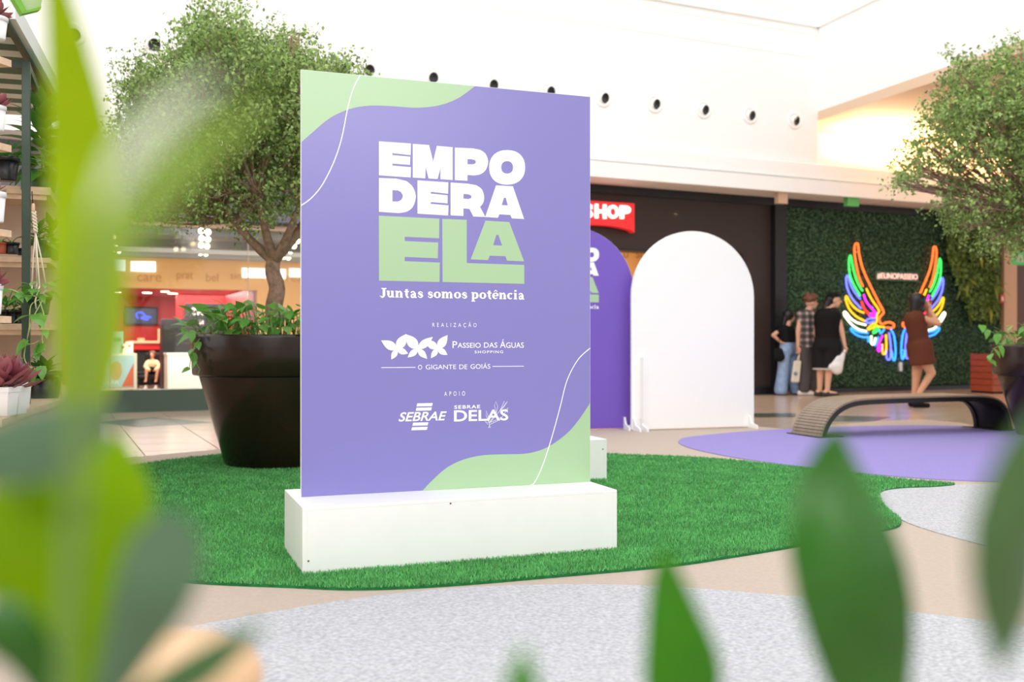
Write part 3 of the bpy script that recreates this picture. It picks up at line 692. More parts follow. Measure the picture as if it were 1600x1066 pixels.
for b0 in (0.0, 0.405):
    m = MB(); vs = []; n = len(pp)
    for i, (a, z) in enumerate(pp):
        j = (pp[min(i+1, n-1)][0]-pp[max(i-1, 0)][0], pp[min(i+1, n-1)][1]-pp[max(i-1, 0)][1]); l = math.hypot(*j); nx, nz = -j[1]/l, j[0]/l
        for bb_ in (b0, b0+.045):
            vs += [NF.pt(a-nx*.045, bb_, max(.012, z-nz*.045)), NF.pt(a, bb_, z)]
    fs = []
    for i in range(n-1):
        k = 4*i; fs += [(k, k+1, k+5, k+4), (k+2, k+6, k+7, k+3), (k+1, k+3, k+7, k+5), (k, k+4, k+6, k+2)]
    fs += [(0, 2, 3, 1), (4*n-4, 4*n-3, 4*n-1, 4*n-2)]
    m.add(vs, fs); m.build('side_rail', M_rail, bench)
m = MB(); vs = []
for i, (a, z) in enumerate(pp):
    j = (pp[min(i+1, n-1)][0]-pp[max(i-1, 0)][0], pp[min(i+1, n-1)][1]-pp[max(i-1, 0)][1]); l = math.hypot(*j); nx, nz = -j[1]/l, j[0]/l
    vs += [NF.pt(a-nx*.02, .046, max(.013, z-nz*.02)), NF.pt(a-nx*.02, .404, max(.013, z-nz*.02)), NF.pt(a-nx*.03, .046, max(.012, z-nz*.03)), NF.pt(a-nx*.03, .404, max(.012, z-nz*.03))]
m.add(vs, [f_ for i in range(n-1) for k in [4*i] for f_ in ((k, k+1, k+5, k+4), (k+2, k+6, k+7, k+3))]); m.build('under_sheet', M_rail, bench)  # dark sheet added so the slat undersides do not show lit brown
ns = 86; step = cum[-1]/ns
m = MB(); m.box(W0, 0.002, step-0.003, 0.0, 0.45, 0, 0.016); sl = m.mesh('slat', M_slat)
for i in range(ns):
    (a, z), th = along(i*step)
    inst('slat', sl, bench, Matrix.Translation(NF.pt(a, 0, z)) @ Matrix.Rotation(NF.a, 4, 'Z') @ Matrix.Rotation(-th, 4, 'Y'))
for a0 in (-0.05, 2.1):
    m = MB(); m.box(NF, a0, a0+.26, -.03, .48, 0.0105, 0.018); m.build('foot_plate', M_rail, bench)
# ============================================================ SHOP SIGN
M_sred = mat('sign_red_glossy', (226, 40, 42), 0.3, emit=((226, 40, 42), 0.35))
M_slit = mat('lit_white_letters', (255, 240, 232), 0.4, emit=((255, 240, 232), 0.9))
sb = -0.16
def B(px, py, b=0.0): return BW.hit(px, py, b)
ss = thing('shop_sign', BW.pt(B(930, 340, sb)[0], -.08, B(930, 340)[1]), 'red shop sign with white letters on the black shop front', 'sign')
pl = [B(800, 306, sb), B(991.5, 318, sb), B(991.5, 363.5, sb)]+smooth_path([B(985, 359, sb), B(962, 354, sb), B(935, 351.5, sb), B(900, 351, sb), B(840, 353, sb), B(800, 360, sb)], 4)
m = MB(); m.plate(BW, pl, sb, -0.03); m.build('board', M_sred, ss)
zr = B(950, 343, sb)[1]; zt_ = B(950, 319.5, sb)[1]
for ch, x0, x1 in (('S', 906, 926), ('H', 929, 947), ('O', 948.5, 966), ('P', 968, 985)):
    m = MB(); dzl = 0
    a0 = B(x0, 340, sb)[0]; a1 = B(x1, 340, sb)[0]; zb0 = B((x0+x1)/2, 342+(x0-950)*.02, sb)[1]; zb1 = B((x0+x1)/2, 320.5+(x0-950)*.055, sb)[1]
    text_on(m, BW, sb-0.02, ch, a0, zb0, a1, zb1, bold=0.05, ext=0.018); m.build('letter', M_slit, ss)

# ============================================================ NEON WINGS
def neon(name, col, s=3.2):
    return mat(name, tuple(int(c*0.9) for c in col), 0.4, emit=(col, s))
N = {'o': neon('neon_orange', (255, 96, 40), 2.2), 'g': neon('neon_green', (60, 225, 90), 1.5), 'b': neon('neon_blue', (98, 104, 255), 2.0), 'y': neon('neon_yellow', (250, 176, 20), 1.5),
     'w': neon('neon_white', (255, 250, 225), 1.7), 'c': neon('neon_sky', (50, 140, 255), 1.8), 'm': neon('neon_magenta', (225, 40, 235), 1.8), 'r': neon('neon_red', (255, 50, 36), 1.9)}
def q5(x, y): return (1300+x/5.076, 370+y/5.076)
FE = [  # strokes of the left wing as seen on the enlarged photo
 ('o', [(246, 395), (214, 320), (190, 210), (178, 110), (184, 62), (197, 54), (207, 66), (217, 150), (250, 270), (310, 400), (365, 510), (408, 592), (400, 615), (378, 640), (378, 675), (398, 695), (425, 682), (462, 680), (490, 695), (488, 716), (468, 724), (432, 720)]),
 ('g', [(243, 430), (205, 370), (178, 290), (158, 200), (150, 155), (141, 155), (134, 200), (140, 290), (168, 370), (224, 468)]),
 ('b', [(225, 495), (180, 440), (148, 380), (128, 315), (118, 312), (112, 340), (122, 410), (160, 490), (230, 568)]),
 ('y', [(253, 604), (200, 580), (150, 530), (122, 480), (111, 474), (110, 500), (135, 570), (190, 630), (258, 668)]),
 ('w', [(268, 700), (200, 682), (150, 650), (115, 605), (97, 598), (100, 625), (150, 690), (210, 735), (272, 750)]),
 ('c', [(285, 764), (210, 756), (160, 728), (150, 732), (160, 752), (200, 782), (250, 797), (296, 796)]),
 ('y', [(272, 412), (310, 490), (372, 585), (358, 615), (352, 680), (322, 694), (285, 728), (300, 735), (350, 700)]),
 ('m', [(252, 458), (275, 520), (345, 600)]),
 ('r', [(234, 512), (256, 570), (296, 618)]),
 ('m', [(350, 606), (304, 612), (300, 628), (345, 634)]),
 ('b', [(338, 648), (290, 652), (270, 672), (290, 684), (335, 668)]),
 ('y', [(350, 700), (372, 712), (418, 718)]),
 ('g', [(366, 722), (340, 732), (326, 764), (345, 758), (372, 735)]),
 ('c', [(378, 735), (386, 768), (415, 735)]),
 ('c', [(290, 790), (288, 830), (300, 830)]),
 ('w', [(313, 785), (312, 845), (332, 850), (344, 800)]),
 ('c', [(368, 795), (342, 865), (338, 830)]),
 ('m', [(400, 785), (372, 850), (364, 900), (380, 905), (392, 860)]),
 ('y', [(428, 775), (430, 900), (405, 930), (398, 850)]),
 ('b', [(452, 760), (466, 870), (462, 965), (436, 968), (428, 900)]),
 ('c', [(466, 735), (492, 790), (504, 900), (498, 975), (484, 972), (474, 910)]),
]
def wing(mirror, label):
    t = thing('neon_wing', BW.pt(ws(1355 if not mirror else 1435), -.08, wz(1355, 560)), label, 'neon sign')
    mid = B(1404, 480, -.1)[0]
    for k, pts in FE:
        q = []
        for x, y in pts:
            a, z = B(*q5(x, y), -0.10)
            if mirror: a = mid+(mid-a)*0.90
            q.append(BW.pt(a, -0.10, z+(0.02 if mirror else 0)))
        q = [tuple(p) for p in q]; m = MB(); m.tube(smooth_path(q, 4), 0.0165, 7); m.build('neon_tube', N[k], t)
    for x, y in ((200, 120), (150, 260), (120, 500), (330, 560), (480, 900)):
        a, z = B(*q5(x, y), -0.10)
        if mirror: a = mid+(mid-a)*0.90
        m = MB(); m.tube([BW.pt(a, -0.09, z), BW.pt(a, 0.0, z)], 0.01, 6); m.build('standoff', M_white, t)
wing(False, 'left wing of rainbow neon feather tubes mounted on the hedge wall')
wing(True, 'right wing of rainbow neon feather tubes, partly behind the woman in brown')
nt_ = thing('neon_text', BW.pt(ws(1400), -.1, wz(1400, 432)), 'pale pink neon hashtag lettering #EUNOPASSEIO between the wings', 'sign')
m = MB(); text_on(m, BW, -0.115, '#EUNOPASSEIO', B(1370, 437, -.1)[0], B(1400, 437, -.1)[1], B(1433, 437, -.1)[0], B(1400, 427.5, -.1)[1], ext=0.008)
m.build('lettering', mat('neon_pink', (255, 205, 190), .4, emit=((255, 205, 190), .75)), nt_)
m = MB(); m.box(BW, B(1368, 437, -.09)[0], B(1435, 437, -.09)[0], -0.09, -0.07, B(1400, 439, -.09)[1], B(1400, 425, -.09)[1]); m.build('backing', mat('clear_green_backing', (58, 92, 60), .3), nt_)
m = MB(); m.box(BW, ws(1402), ws(1406), -.06, 0.0, wz(1404, 580), wz(1404, 566)); tag(m.build('wall_socket', M_white), 'small white socket on the hedge wall under the neon wings', 'socket')

# ============================================================ AIR NOZZLES
M_hole = mat('nozzle_throat', (24, 30, 34), 0.4)
nb = -OV+0.10
names = ['fifth', 'fourth', 'third', 'second', 'nearest']
for k in range(13):
    a = BW.hit(1241, 191, nb)[0]-k*(BW.hit(1241, 191, nb)[0]-BW.hit(942, 154, nb)[0])/4
    z = BW.hit(1097, 171, nb)[1]
    pos = BW.pt(a, nb, z); px = CX+F*pos.x/pos.y
    if px < 90: continue
    nth = ['last', 'second', 'third', 'fourth', 'fifth', 'sixth', 'seventh', 'eighth', 'ninth', 'tenth', 'eleventh', 'twelfth', 'thirteenth'][k]
    lab = 'rightmost round air nozzle in the high white wall' if k == 0 else ('leftmost round air nozzle, beside the shelf kiosk top' if k == 12 else f'round air nozzle in the high white wall, {nth} in the row counted from the right')
    t = thing('air_nozzle', pos, lab, 'air vent', 'air nozzles in the high white wall')
    ax = (-BW.v+Vector((0, 0, -.25))+BW.u*0.25)
    m = MB(); m.lathe(pos, [(0.145, 0), (0.145, 0.012), (0.135, 0.02), (0.09, 0.02), (0.09, 0)], 28, close=False, axis=-BW.v); m.build('flange', M_white, t)
    m = MB(); m.lathe(pos+BW.v*0.02, [(0.088, 0), (0.086, 0.05), (0.080, 0.07), (0.076, 0.07), (0.07, 0.03)], 28, close=False, axis=ax); m.build('ball', M_white, t)
    m = MB(); m.lathe(pos+BW.v*0.02, [(0.0001, 0.04), (0.077, 0.069)], 28, close=False, axis=ax); m.build('throat', M_hole, t)

# ============================================================ LEFT SHOP INTERIOR
M_bulb = mat('warm_bulb', (255, 236, 200), 0.4, emit=((255, 230, 190), 9))
M_rod = mat('track_black', (40, 40, 42), 0.5)
for gi, (lab, pts) in enumerate((('left string of warm spot bulbs behind the shop glass', [(163, 357), (168, 369), (173, 380), (178, 392)]), ('middle string of warm spot bulbs behind the shop glass', [(318, 361.5), (318.5, 373), (317.5, 384), (316, 396)]), ('right string of warm spot bulbs seen beside the tree trunk', [(459, 376), (454, 384), (449, 392), (446, 402)]))):
    t = thing('track_lamp', BW.pt(ws(pts[0][0]), .8, zc-.1), lab, 'lamp', 'spot strings under the grey shop ceiling')
    for i, (px, py) in enumerate(pts):
        d_ = (zc-.08-EYE)*F/(CY-py); p = P(px, py, d_)
        for dx in (-.03, .06):
            m = MB(); m.ball(p+BW.u*dx+BW.v*dx, 0.034, 10); m.build('bulb', M_bulb, t)
        m = MB(); m.tube([p+Vector((0, 0, .03)), Vector((p.x, p.y, zc-.0))], 0.012, 6); m.build('stem', M_rod, t)
for i, (px, py) in enumerate(((242, 353.5), (328, 356.5))):
    a, z = BW.hit(px, py, 0.2); m = MB(); m.ball(BW.pt(a, .2, z), 0.045, 10, (1.3, 1, .5)); tag(m.build('downlight', M_bulb), ['left', 'right'][i]+' warm downlight at the head of the shop glazing', 'lamp')
for i, (px, py, wd) in enumerate(((182, 457, 12), (203, 450, 10), (230, 458, 14), (258, 456, 13), (230, 448, 9), (270, 459, 15), (333, 452, 11), (356, 461, 14))):
    z = zb+0.075; b_ = (z-EYE)*F/(CY-py); # depth along y where the recess ceiling shows at this height
    o_ = P(px, py, b_); m = MB(); m.lathe(o_, [(wd/2/F*b_, -0.0), (wd/2/F*b_, 0.012)], 20); tag(m.build('recessed_lamp', M_bulb), f'round lit lamp in the red shop ceiling, {["first","second","third","fourth","fifth","sixth","seventh","eighth"][i]} from the left', 'lamp', 'recessed lamps in the red ceiling')
# glowing panels on the bulkhead imitate bright reflections in the shop glass
M_refl = mat('reflection_panel', (232, 244, 250), 0.4, emit=((228, 240, 250), 0.9))
for i, (x0, x1, y0, y1) in enumerate(((163, 195, 406, 423), (203, 243, 409, 424), (378, 446, 421, 434), (452, 500, 421, 433))):
    m = MB(); a0, z0 = BW.hit(x0, y1, 3.49); a1, z1 = BW.hit(x1, y0, 3.49)
    t = m.box(BW, a0, a1, 3.46, 3.49, z0, z1).build('glass_reflection', M_refl, kind='structure')
wl = thing('wall_lettering', BW.pt(ws(330, 3.5), 3.49, zb+.1), 'row of faint brown words on the orange band inside the left shop', 'lettering')
for wd, x0, x1, y0, y1 in (('care', 214, 252, 440, 430), ('prat', 276, 302, 440, 426), ('bel', 322, 341, 440, 427), ('simplific', 360, 412, 440, 426), ('real', 447, 475, 440, 428)):
    a0, z0 = BW.hit(x0, y0, 3.49); a1, z1 = BW.hit(x1, y1, 3.49); b = MB(); text_on(b, BW, 3.485, wd, a0, z0, a1, z1); b.build('word', mat('tan_lettering', (196, 146, 92), .7), wl)
# screens
def P_(px, py, b_): return BW.hit(px, py, b_)
def screen(x0, x1, y0, y1, b_, label, art, base=(18, 22, 34)):
    a0, z0 = P_(x0, y1, b_); a1, z1 = P_(x1, y0, b_)
    t = thing('television', BW.pt((a0+a1)/2, b_, z0), label, 'television')
    m = MB(); m.box(BW, a0, a1, b_, b_+.08, z0, z1, .01); m.build('casing', M_rod, t)
    m = MB(); m.box(BW, a0+.04, a1-.04, b_-.004, b_, z0+.04, z1-.04); m.build('screen', mat('screen_'+art, base, .3, emit=(base, 0.8)), t)
    W_, H_ = a1-a0, z1-z0
    if art == 'blue':
        q = smooth_path([(.42, .35), (.36, .6), (.5, .7), (.62, .5), (.5, .4), (.7, .3), (.66, .48), (.8, .42)], 5)
        m = MB(); ribbon(m, BW, b_-.006, [(a0+W_*p[0], z0+H_*p[1]) for p in q], .035); m.build('picture', mat('screen_line', (60, 90, 230), .4, emit=((60, 90, 240), 1.2)), t)
    else:
        m = MB(); m.box(BW, a0+W_*.42, a1-.05, b_-.006, b_-.004, z0+.05, z1-.05); m.build('picture', mat('screen_bright', (200, 225, 235), .4, emit=((205, 228, 240), 0.9)), t)
        m = MB(); text_on(m, BW, b_-.006, '3R', a0+W_*.12, z0+H_*.62, a0+W_*.34, z0+H_*.85, bold=.02); m.build('picture', M_slit, t)
        m = MB(); text_on(m, BW, b_-.006, '17 54', a0+W_*.12, z0+H_*.3, a0+W_*.34, z0+H_*.45); m.build('picture', M_slit, t)
screen(193, 247, 480, 508, DI-.2, 'dark television with blue squiggle on the red shop wall', 'blue', (24, 34, 66))
screen(289, 374, 475, 522, 6.8, 'television with bright picture above the planter leaves', 'bright')
# hanging rod for second tv -> rear stub wall
a0, _ = P_(284, 500, 7.0); m = MB(); m.box(BW, a0-.1, sr1, 6.95, 7.1, 0, zb+.08); m.build('wall_back', M_red, kind='structure')
# dark cabinet, counters
a0, z0 = P_(254, 548, 5.0); a1, z1 = P_(312, 499, 5.0)
t = thing('display_cabinet', BW.pt(a0, 5, 0.012), 'black ribbed display cabinet behind the white counter in the shop', 'cabinet')
m = MB(); m.box(BW, a0, a1, 5.0, 5.5, 0.012, z1, .01); m.build('body', mat('charcoal_panel', (34, 38, 44), .4), t)
for k in range(9): m = MB(); m.box(BW, a0+(a1-a0)*.5, a1-.03, 4.985, 5.0, z0+.12+k*.07, z0+.145+k*.07); m.build('slat', mat('grey_slat', (84, 88, 92), .4), t)
M_cw = mat('counter_white', (250, 248, 244), .35, emit=((250, 248, 244), 0.0))
a0, z1 = P_(262, 552, 1.6); a1, _ = P_(330, 552, 1.6)
t = thing('shop_counter', BW.pt(a0, 1.6, 0.012), 'plain white shop counter behind the glass left of the tree pot', 'counter')
m = MB(); m.box(BW, a0, a1, 1.6, 2.1, 0.012, z1-.03, .004); m.build('body', M_cw, t)
m = MB(); m.box(BW, a0-.01, a1+.01, 1.59, 2.11, z1-.03, z1, .004); m.build('top', M_cw, t)
a0, z1 = P_(110, 553, 1.2); a1, _ = P_(214, 553, 1.2)
t = thing('shop_counter', BW.pt(a0, 1.2, 0.012), 'pale counter with a large face poster on its front in the left shop', 'counter')
m = MB(); m.box(BW, a0, a1, 1.2, 1.9, 0.012, z1, .004); m.build('body', mat('cream_counter', (240, 225, 200), .4), t)
e0, ez0 = P_(150, 606, 1.19); e1, ez1 = P_(210, 555, 1.19); W_, H_ = e1-e0, ez1-ez0
m = MB(); m.box(BW, e0, e1, 1.192, 1.2, ez0, ez1); po = m.build('poster', mat('poster_blue', (176, 214, 224), .5), t)
ar_ = MB(); ar_.plate(BW, [(e0+W_*.66, ez0+.01), (e1-.01, ez0+.01), (e1-.01, ez0+H_*.75)], 1.190, None); ar_.build('poster_print', mat('poster_orange', (214, 110, 78), .5), po)
ar_ = MB(); ar_.plate(BW, [(e0+W_*.5+W_*.17*math.cos(t_), ez0+H_*.55+H_*.26*math.sin(t_)*(1 if math.sin(t_) > 0 else 1.25)) for t_ in [2*PI*i/20 for i in range(20)]], 1.190, None); ar_.build('poster_print', mat('poster_skin', (202, 170, 130), .5), po)
ar_ = MB(); text_on(ar_, BW, 1.189, 'AXAR', e0+W_*.08, ez0+H_*.1, e0+W_*.6, ez0+H_*.22, bold=.01); ar_.build('poster_print', M_white, po)
for i, (x0, x1, y0, y1, cl, lb) in enumerate(((172, 192, 518, 553, (150, 200, 180), 'green white product box on the poster counter, tallest one'), (186, 197, 537, 553, (240, 232, 215), 'small cream product box in the middle of the poster counter'), (196, 208, 534, 553, (250, 245, 240), 'white product box at the right end of the poster counter'))):
    a0, z0 = P_(x0, y1, 1.3); a1, z1_ = P_(x1, y0, 1.3)
    t = thing('product_box', BW.pt(a0, 1.3, z1), lb, 'box'); m = MB(); m.box(BW, a0, a1, 1.3, 1.45, z1, z1_, .003); bdy = m.build('body', mat('box_%d' % i, cl, .5), t)
    m = MB(); m.box(BW, a0+.03, a1-.03, 1.298, 1.3, z1+(z1_-z1)*.55, z1+(z1_-z1)*.72); m.build('label', mat('box_label_%d' % i, [(70, 140, 110), (60, 60, 60), (230, 150, 120)][i], .5), t)
# red desk
a0, z0 = P_(205, 547, 7.8); a1, z1 = P_(262, 533, 7.8)
t = thing('reception_desk', BW.pt(a0, 6.2, 0.012), 'red desk with cream worktop deep in the left shop', 'desk')
m = MB(); m.box(BW, a0, a1, 7.8, 8.4, z0, z1-.05, .01); m.build('body', M_red, t)
m = MB(); m.box(BW, a0+.1, a1-.02, 7.9, 8.3, 0.012, z0); m.build('under_desk_shade', mat('under_desk_dark', (28, 26, 28), .5), t)  # dark block stands in for the shaded space under the desk
m = MB(); m.box(BW, a0-.05, a1+.05, 7.75, 8.45, z1-.05, z1, .01); m.build('top', mat('cream_top', (222, 180, 140), .4), t)
for i, (x0, x1, y0, y1, cl, lb) in enumerate(((247, 254, 514, 532, (228, 190, 150), 'tall cream card standing on the red desk'), (215, 226, 529, 535, (215, 160, 110), 'low tan tray on the red desk'))):
    a0, _ = P_(x0, y0, 8.0); a1, zt1 = P_(x1, y0, 8.0); m = MB(); m.box(BW, a0, a1, 8.0, 8.1, z1, max(zt1, z1+.06), .005); tag(m.build('desk_card' if i == 0 else 'desk_tray', mat('desk_item_%d' % i, cl, .5)), lb, 'card' if i == 0 else 'tray')

# ============================================================ PLANTERS
M_pot = mat('brown_glazed_fibre', (40, 22, 18), 0.25, 0.5, noise=(3, 0.35), coat=0.1)
M_soil = mat('dark_soil', (40, 30, 24), 0.95)
M_bark = mat('grey_brown_bark', (150, 122, 104), 0.8, 0.2, noise=(30, 0.3), bump=(60, 0.5))
M_leafA = mat('ficus_leaf', (142, 168, 96), 0.45, 0.4, island=0.6, trans=0.35)
M_leafB = mat('pothos_leaf', (118, 186, 82), 0.32, 0.5, noise=(6, 0.25), trans=0.3)
M_leafC = mat('pothos_leaf_light', (150, 200, 110), 0.32, 0.5, trans=0.3)
M_stem = mat('green_stem', (120, 160, 80), 0.5)
def big_pot(c, R, rim_h, H, label):
    t = thing('planter_pot', c, label, 'planter')
    prof = [(R*.60, 0.0), (R*.62, 0.01), (R*.90, H-rim_h-.01), (R*.90, H-rim_h)]
    m = MB(); m.lathe(c, prof, 48); m.build('body', M_pot, t)
    pr_ = [(R*.90, H-rim_h), (R*.965, H-rim_h), (R*.975, H-rim_h+.01), (R*1.0, H-.02), (R*.995, H-.006), (R*.98, H), (R*.93, H), (R*.92, H-.02), (R*.90, H-.09)]
    m = MB(); m.lathe(c, pr_, 48, close=False); m.build('rim', M_pot, t)
    m = MB(); m.lathe(c+Vector((0, 0, H-.10)), [(0.001, 0.02), (R*.5, .015), (R*.91, 0)], 32, close=False); m.build('soil', M_soil, t)
    return t
def leaf_mesh(name, L_, W_, m, fold=0.12, curl=0.25, n=6, heart=0.0):
    b = MB(); vs = []
    for i in range(n+1):
        t = i/n; wv = W_/2*math.sin(PI*t**(0.62 if heart else .85))*(1-.1*t); zc_ = -curl*L_*t*t
        if heart and i == 0: wv = 0.0
        for s_ in (-1, 0, 1): vs.append((s_*wv, L_*t-(heart*W_*.2 if (s_ and i == 1) else 0), zc_+abs(s_)*wv*fold))
    fs = []
    for i in range(n):
        k = 3*i; fs += [(k, k+1, k+4, k+3), (k+1, k+2, k+5, k+4)]
    b.add(vs, fs, True); me = b.mesh(name, m); return me
PO = [leaf_mesh('pothos', 0.14, 0.10, M_leafB, heart=1), leaf_mesh('pothos', 0.12, 0.075, M_leafB, curl=.45, heart=1), leaf_mesh('pothos', 0.10, 0.065, M_leafC, curl=.3, heart=1)]
def orient(p, out, up_t, roll, sc):
    """leaf whose length runs along `out`, tilted up by up_t"""
    out = Vector(out).normalized(); d = (out*math.cos(up_t)+Vector((0, 0, math.sin(up_t)))).normalized()
    x = d.cross(Vector((0, 0, 1))).normalized(); z = x.cross(d)
    M = Matrix(((x.x, d.x, z.x), (x.y, d.y, z.y), (x.z, d.z, z.z))).to_4x4()
    return Matrix.Translation(p) @ M @ Matrix.Rotation(roll, 4, 'Y') @ Matrix.Scale(sc, 4)
def pothos(c, R, H, label, n, seed, view_only=True):
    r = random.Random(seed)
    t = thing('pothos_plant', c+Vector((0, 0, H-.09)), label, 'plant')
    stems = MB()
    for i in range(n):
        th = r.uniform(-PI, 0.25*PI) if r.random() < .8 else r.uniform(0, PI)
        rr = R*math.sqrt(r.uniform(0.12, 0.98)); p = c+Vector((math.cos(th)*rr, math.sin(th)*rr, H-.09))
        h = .06+r.uniform(.05, .26)*(1.15-rr/R*.35); out = Vector((math.cos(th)+r.gauss(0, .7), math.sin(th)+r.gauss(0, .7), 0))
        q = p+Vector((out.x*.05, out.y*.05, h)); stems.tube([p, (p+q)/2+Vector((0, 0, .02)), q], .0035, 4)
        inst('leaf', PO[r.choice((0, 0, 1, 2))], t, orient(q, out, r.uniform(-.5, .9), r.uniform(-.6, .6), r.uniform(.55, 1.1)))
    stems.build('stem', M_stem, t, kind='stuff')
    return t, r
def trail(t, pts, r, nl=5, sc=.8):
    """one hanging vine with its leaves"""
    m = MB(); q = [Vector(p) for p in smooth_path([tuple(p) for p in pts], 4)]; m.tube(q, .003, 5); m.build('vine', M_stem, t)
    for i in range(nl):
        p = q[int((i+1)*(len(q)-1)/nl)]; inst('leaf', PO[r.choice((0, 1))], t, orient(p, (r.gauss(0, 1), -1+r.gauss(0, .4), 0), r.uniform(-1.4, -.3), r.uniform(-.5, .5), sc*r.uniform(.6, 1)))
# left
c1_ = G(430, 737); R1 = 0.61; yc = c1_.y+0.38; PC1 = Vector((((437-CX)/F)*yc, yc, 0.015))
H1 = EYE+(CY-526)/F*(yc-R1); rim1 = (593-526)/F*(yc-R1)
R1 = (437-303)/F*yc
big_pot(PC1, R1, rim1, H1, 'huge dark brown glazed planter pot behind the left edge of the sign')
po1, r_ = pothos(PC1, R1*.9, H1, 'leafy pothos filling the top of the left brown pot', 270, 5)
e0 = P(303, 530, yc-.1)
trail(po1, [P(322, 522, yc-.35), P(308, 535, yc-.45), P(300, 552, yc-.45), P(296, 575, yc-.45)], r_, 3, .7)
trail(po1, [P(318, 522, yc-.4), P(303, 545, yc-.5), P(306, 565, yc-.5), P(312, 578, yc-.5)], r_, 3, .6)
trail(po1, [P(330, 520, yc-.4), P(300, 520, yc-.5), P(285, 512, yc-.5)], r_, 2, .8)
# right, mostly outside the frame
yr = 9.4; PC2 = Vector(((1658-CX)/F*yr, yr, 0.005)); R2 = (1658-1558)/F*yr; H2 = EYE+(CY-540)/F*(yr-R2)
big_pot(PC2, R2, 48/F*(yr-R2)*1.05, H2, 'dark brown planter pot cut by the right edge of the picture')
po2, r_ = pothos(PC2, R2*.95, H2, 'pothos plant in the brown pot at the right edge', 130, 9)
trail(po2, [P(1570, 538, yr-.4), P(1553, 545, yr-.5), P(1545, 562, yr-.5)], r_, 4, .8)
trail(po2, [P(1568, 525, yr-.4), P(1548, 518, yr-.5), P(1534, 508, yr-.5)], r_, 3, .8)

# ============================================================ TREES
def tree(fork, base, r0, blobs, yt, n_leaf, label, seed, trunk_pts, lsize=.027, yspread=.55, drop=.25):
    r = random.Random(seed); t = thing('ficus_tree', base, label, 'tree')
    m = MB(); m.tube(smooth_path([tuple(p) for p in trunk_pts], 4), [r0*(1.15-.3*i/ (4*(len(trunk_pts)-1))) for i in range(4*(len(trunk_pts)-1)+1)], 14); m.build('trunk', M_bark, t)
    # main limbs, each with forks reaching the crown clusters
    cl = []
    for (px, py, pr_) in blobs:
        for q in range(3):
            dyy = (q-1)*yspread*r.uniform(.6, 1.1)+r.uniform(-.15, .15); c = P(px, py, yt+dyy*.6); c.y = yt+dyy; c = P(px+r.uniform(-6, 6), py+r.uniform(-6, 6), c.y)
            cl.append((c, pr_/F*yt*(1 if q == 1 else .9)))
    tw = MB(); limbs = []
    lm = 7
    for k in range(lm):
        ang = 2*PI*k/lm+r.uniform(-.3, .3); e = fork+Vector((math.cos(ang)*.34, math.sin(ang)*.34, r.uniform(.28, .5)))
        mid = (fork+e)/2+Vector((0, 0, -.03)); b = MB(); pts = smooth_path([tuple(fork), tuple(mid), tuple(e)], 4); rad = [r0*.72*(1-.55*i/(len(pts)-1)) for i in range(len(pts))]
        b.tube(pts, rad, 9); b.build('branch', M_bark, t); limbs.append(e)
    for c, rr in cl:
        e = min(limbs, key=lambda l: (l-c).length); L_ = (c-e).length
        mid = (e+c)/2+Vector((r.gauss(0, .05), r.gauss(0, .05), -.05*L_)); pts = smooth_path([tuple(e), tuple(mid), tuple(c)], 4)
        tw.tube(pts, [r0*.24*(1-.75*i/(len(pts)-1)) for i in range(len(pts))], 6)
        for _ in range(9):
            d = Vector((r.gauss(0, 1), r.gauss(0, 1), r.gauss(.2, 1))).normalized()*rr*r.uniform(.5, 1.05); s_ = e.lerp(c, r.uniform(.45, .95))
            tw.tube([s_, (s_+c+d)/2+Vector((0, 0, -.02)), c+d], [.006, .004, .0015], 4)
    tw.build('twig', M_bark, t, kind='stuff')
    # leaves: sprays spread over the cluster shells
    tot = sum(rr**2 for _, rr in cl); C = []; Nn = []; zs_ = sorted(c.z for c, _ in cl); zcut = zs_[int(len(zs_)*.38)]
    for c, rr in cl:
        k = int(n_leaf*rr**2/tot)//14+1
        for _ in range(k):
            d = rng.normal(size=3); d /= np.linalg.norm(d); rad = rr*(0.45+0.65*r.random()**.6); s_ = np.array(c)+d*rad*np.array((1, 1, .9))
            dirv = d+np.array((0, 0, -.55))+rng.normal(size=3)*.3; dirv /= np.linalg.norm(dirv)
            if s_[2] < zcut and random.random() < drop: continue
            for q in range(14):
                C.append(s_+dirv*(q/14*.16)+rng.normal(size=3)*.02); Nn.append(d)
    build_cloud('foliage', leaf_cloud(np.array(C), np.array(Nn), lsize, .4), M_leafA, t, kind='stuff')
    return t
yt = PC1.y
tb_ = [(345, 40, 38), (320, 80, 45), (375, 95, 60), (290, 115, 40), (430, 105, 50), (480, 125, 45), (215, 120, 24), (235, 150, 34), (265, 165, 50), (330, 165, 60), (400, 170, 60), (465, 180, 60), (215, 205, 32), (225, 245, 36), (285, 230, 50), (350, 235, 45), (215, 285, 24), (270, 285, 26), (330, 285, 26), (455, 250, 40), (520, 150, 50), (530, 210, 60), (580, 190, 50), (590, 250, 50), (520, 270, 36), (465, 60, 14), (300, 325, 12), (220, 315, 12), (395, 320, 24), (240, 315, 22), (205, 265, 26), (345, 305, 34), (410, 295, 34), (270, 320, 16), (212, 338, 7), (470, 290, 30), (372, 345, 8)]
fk = P(428, 408, yt); tree(fk, P(432, 505, yt), .058, tb_, yt, 84000, 'large leafy ficus tree growing in the brown pot on the left', 3,
     [P(430, 512, yt), P(428, 480, yt), P(433, 450, yt), P(426, 425, yt), P(428, 403, yt)])
yt2 = PC2.y
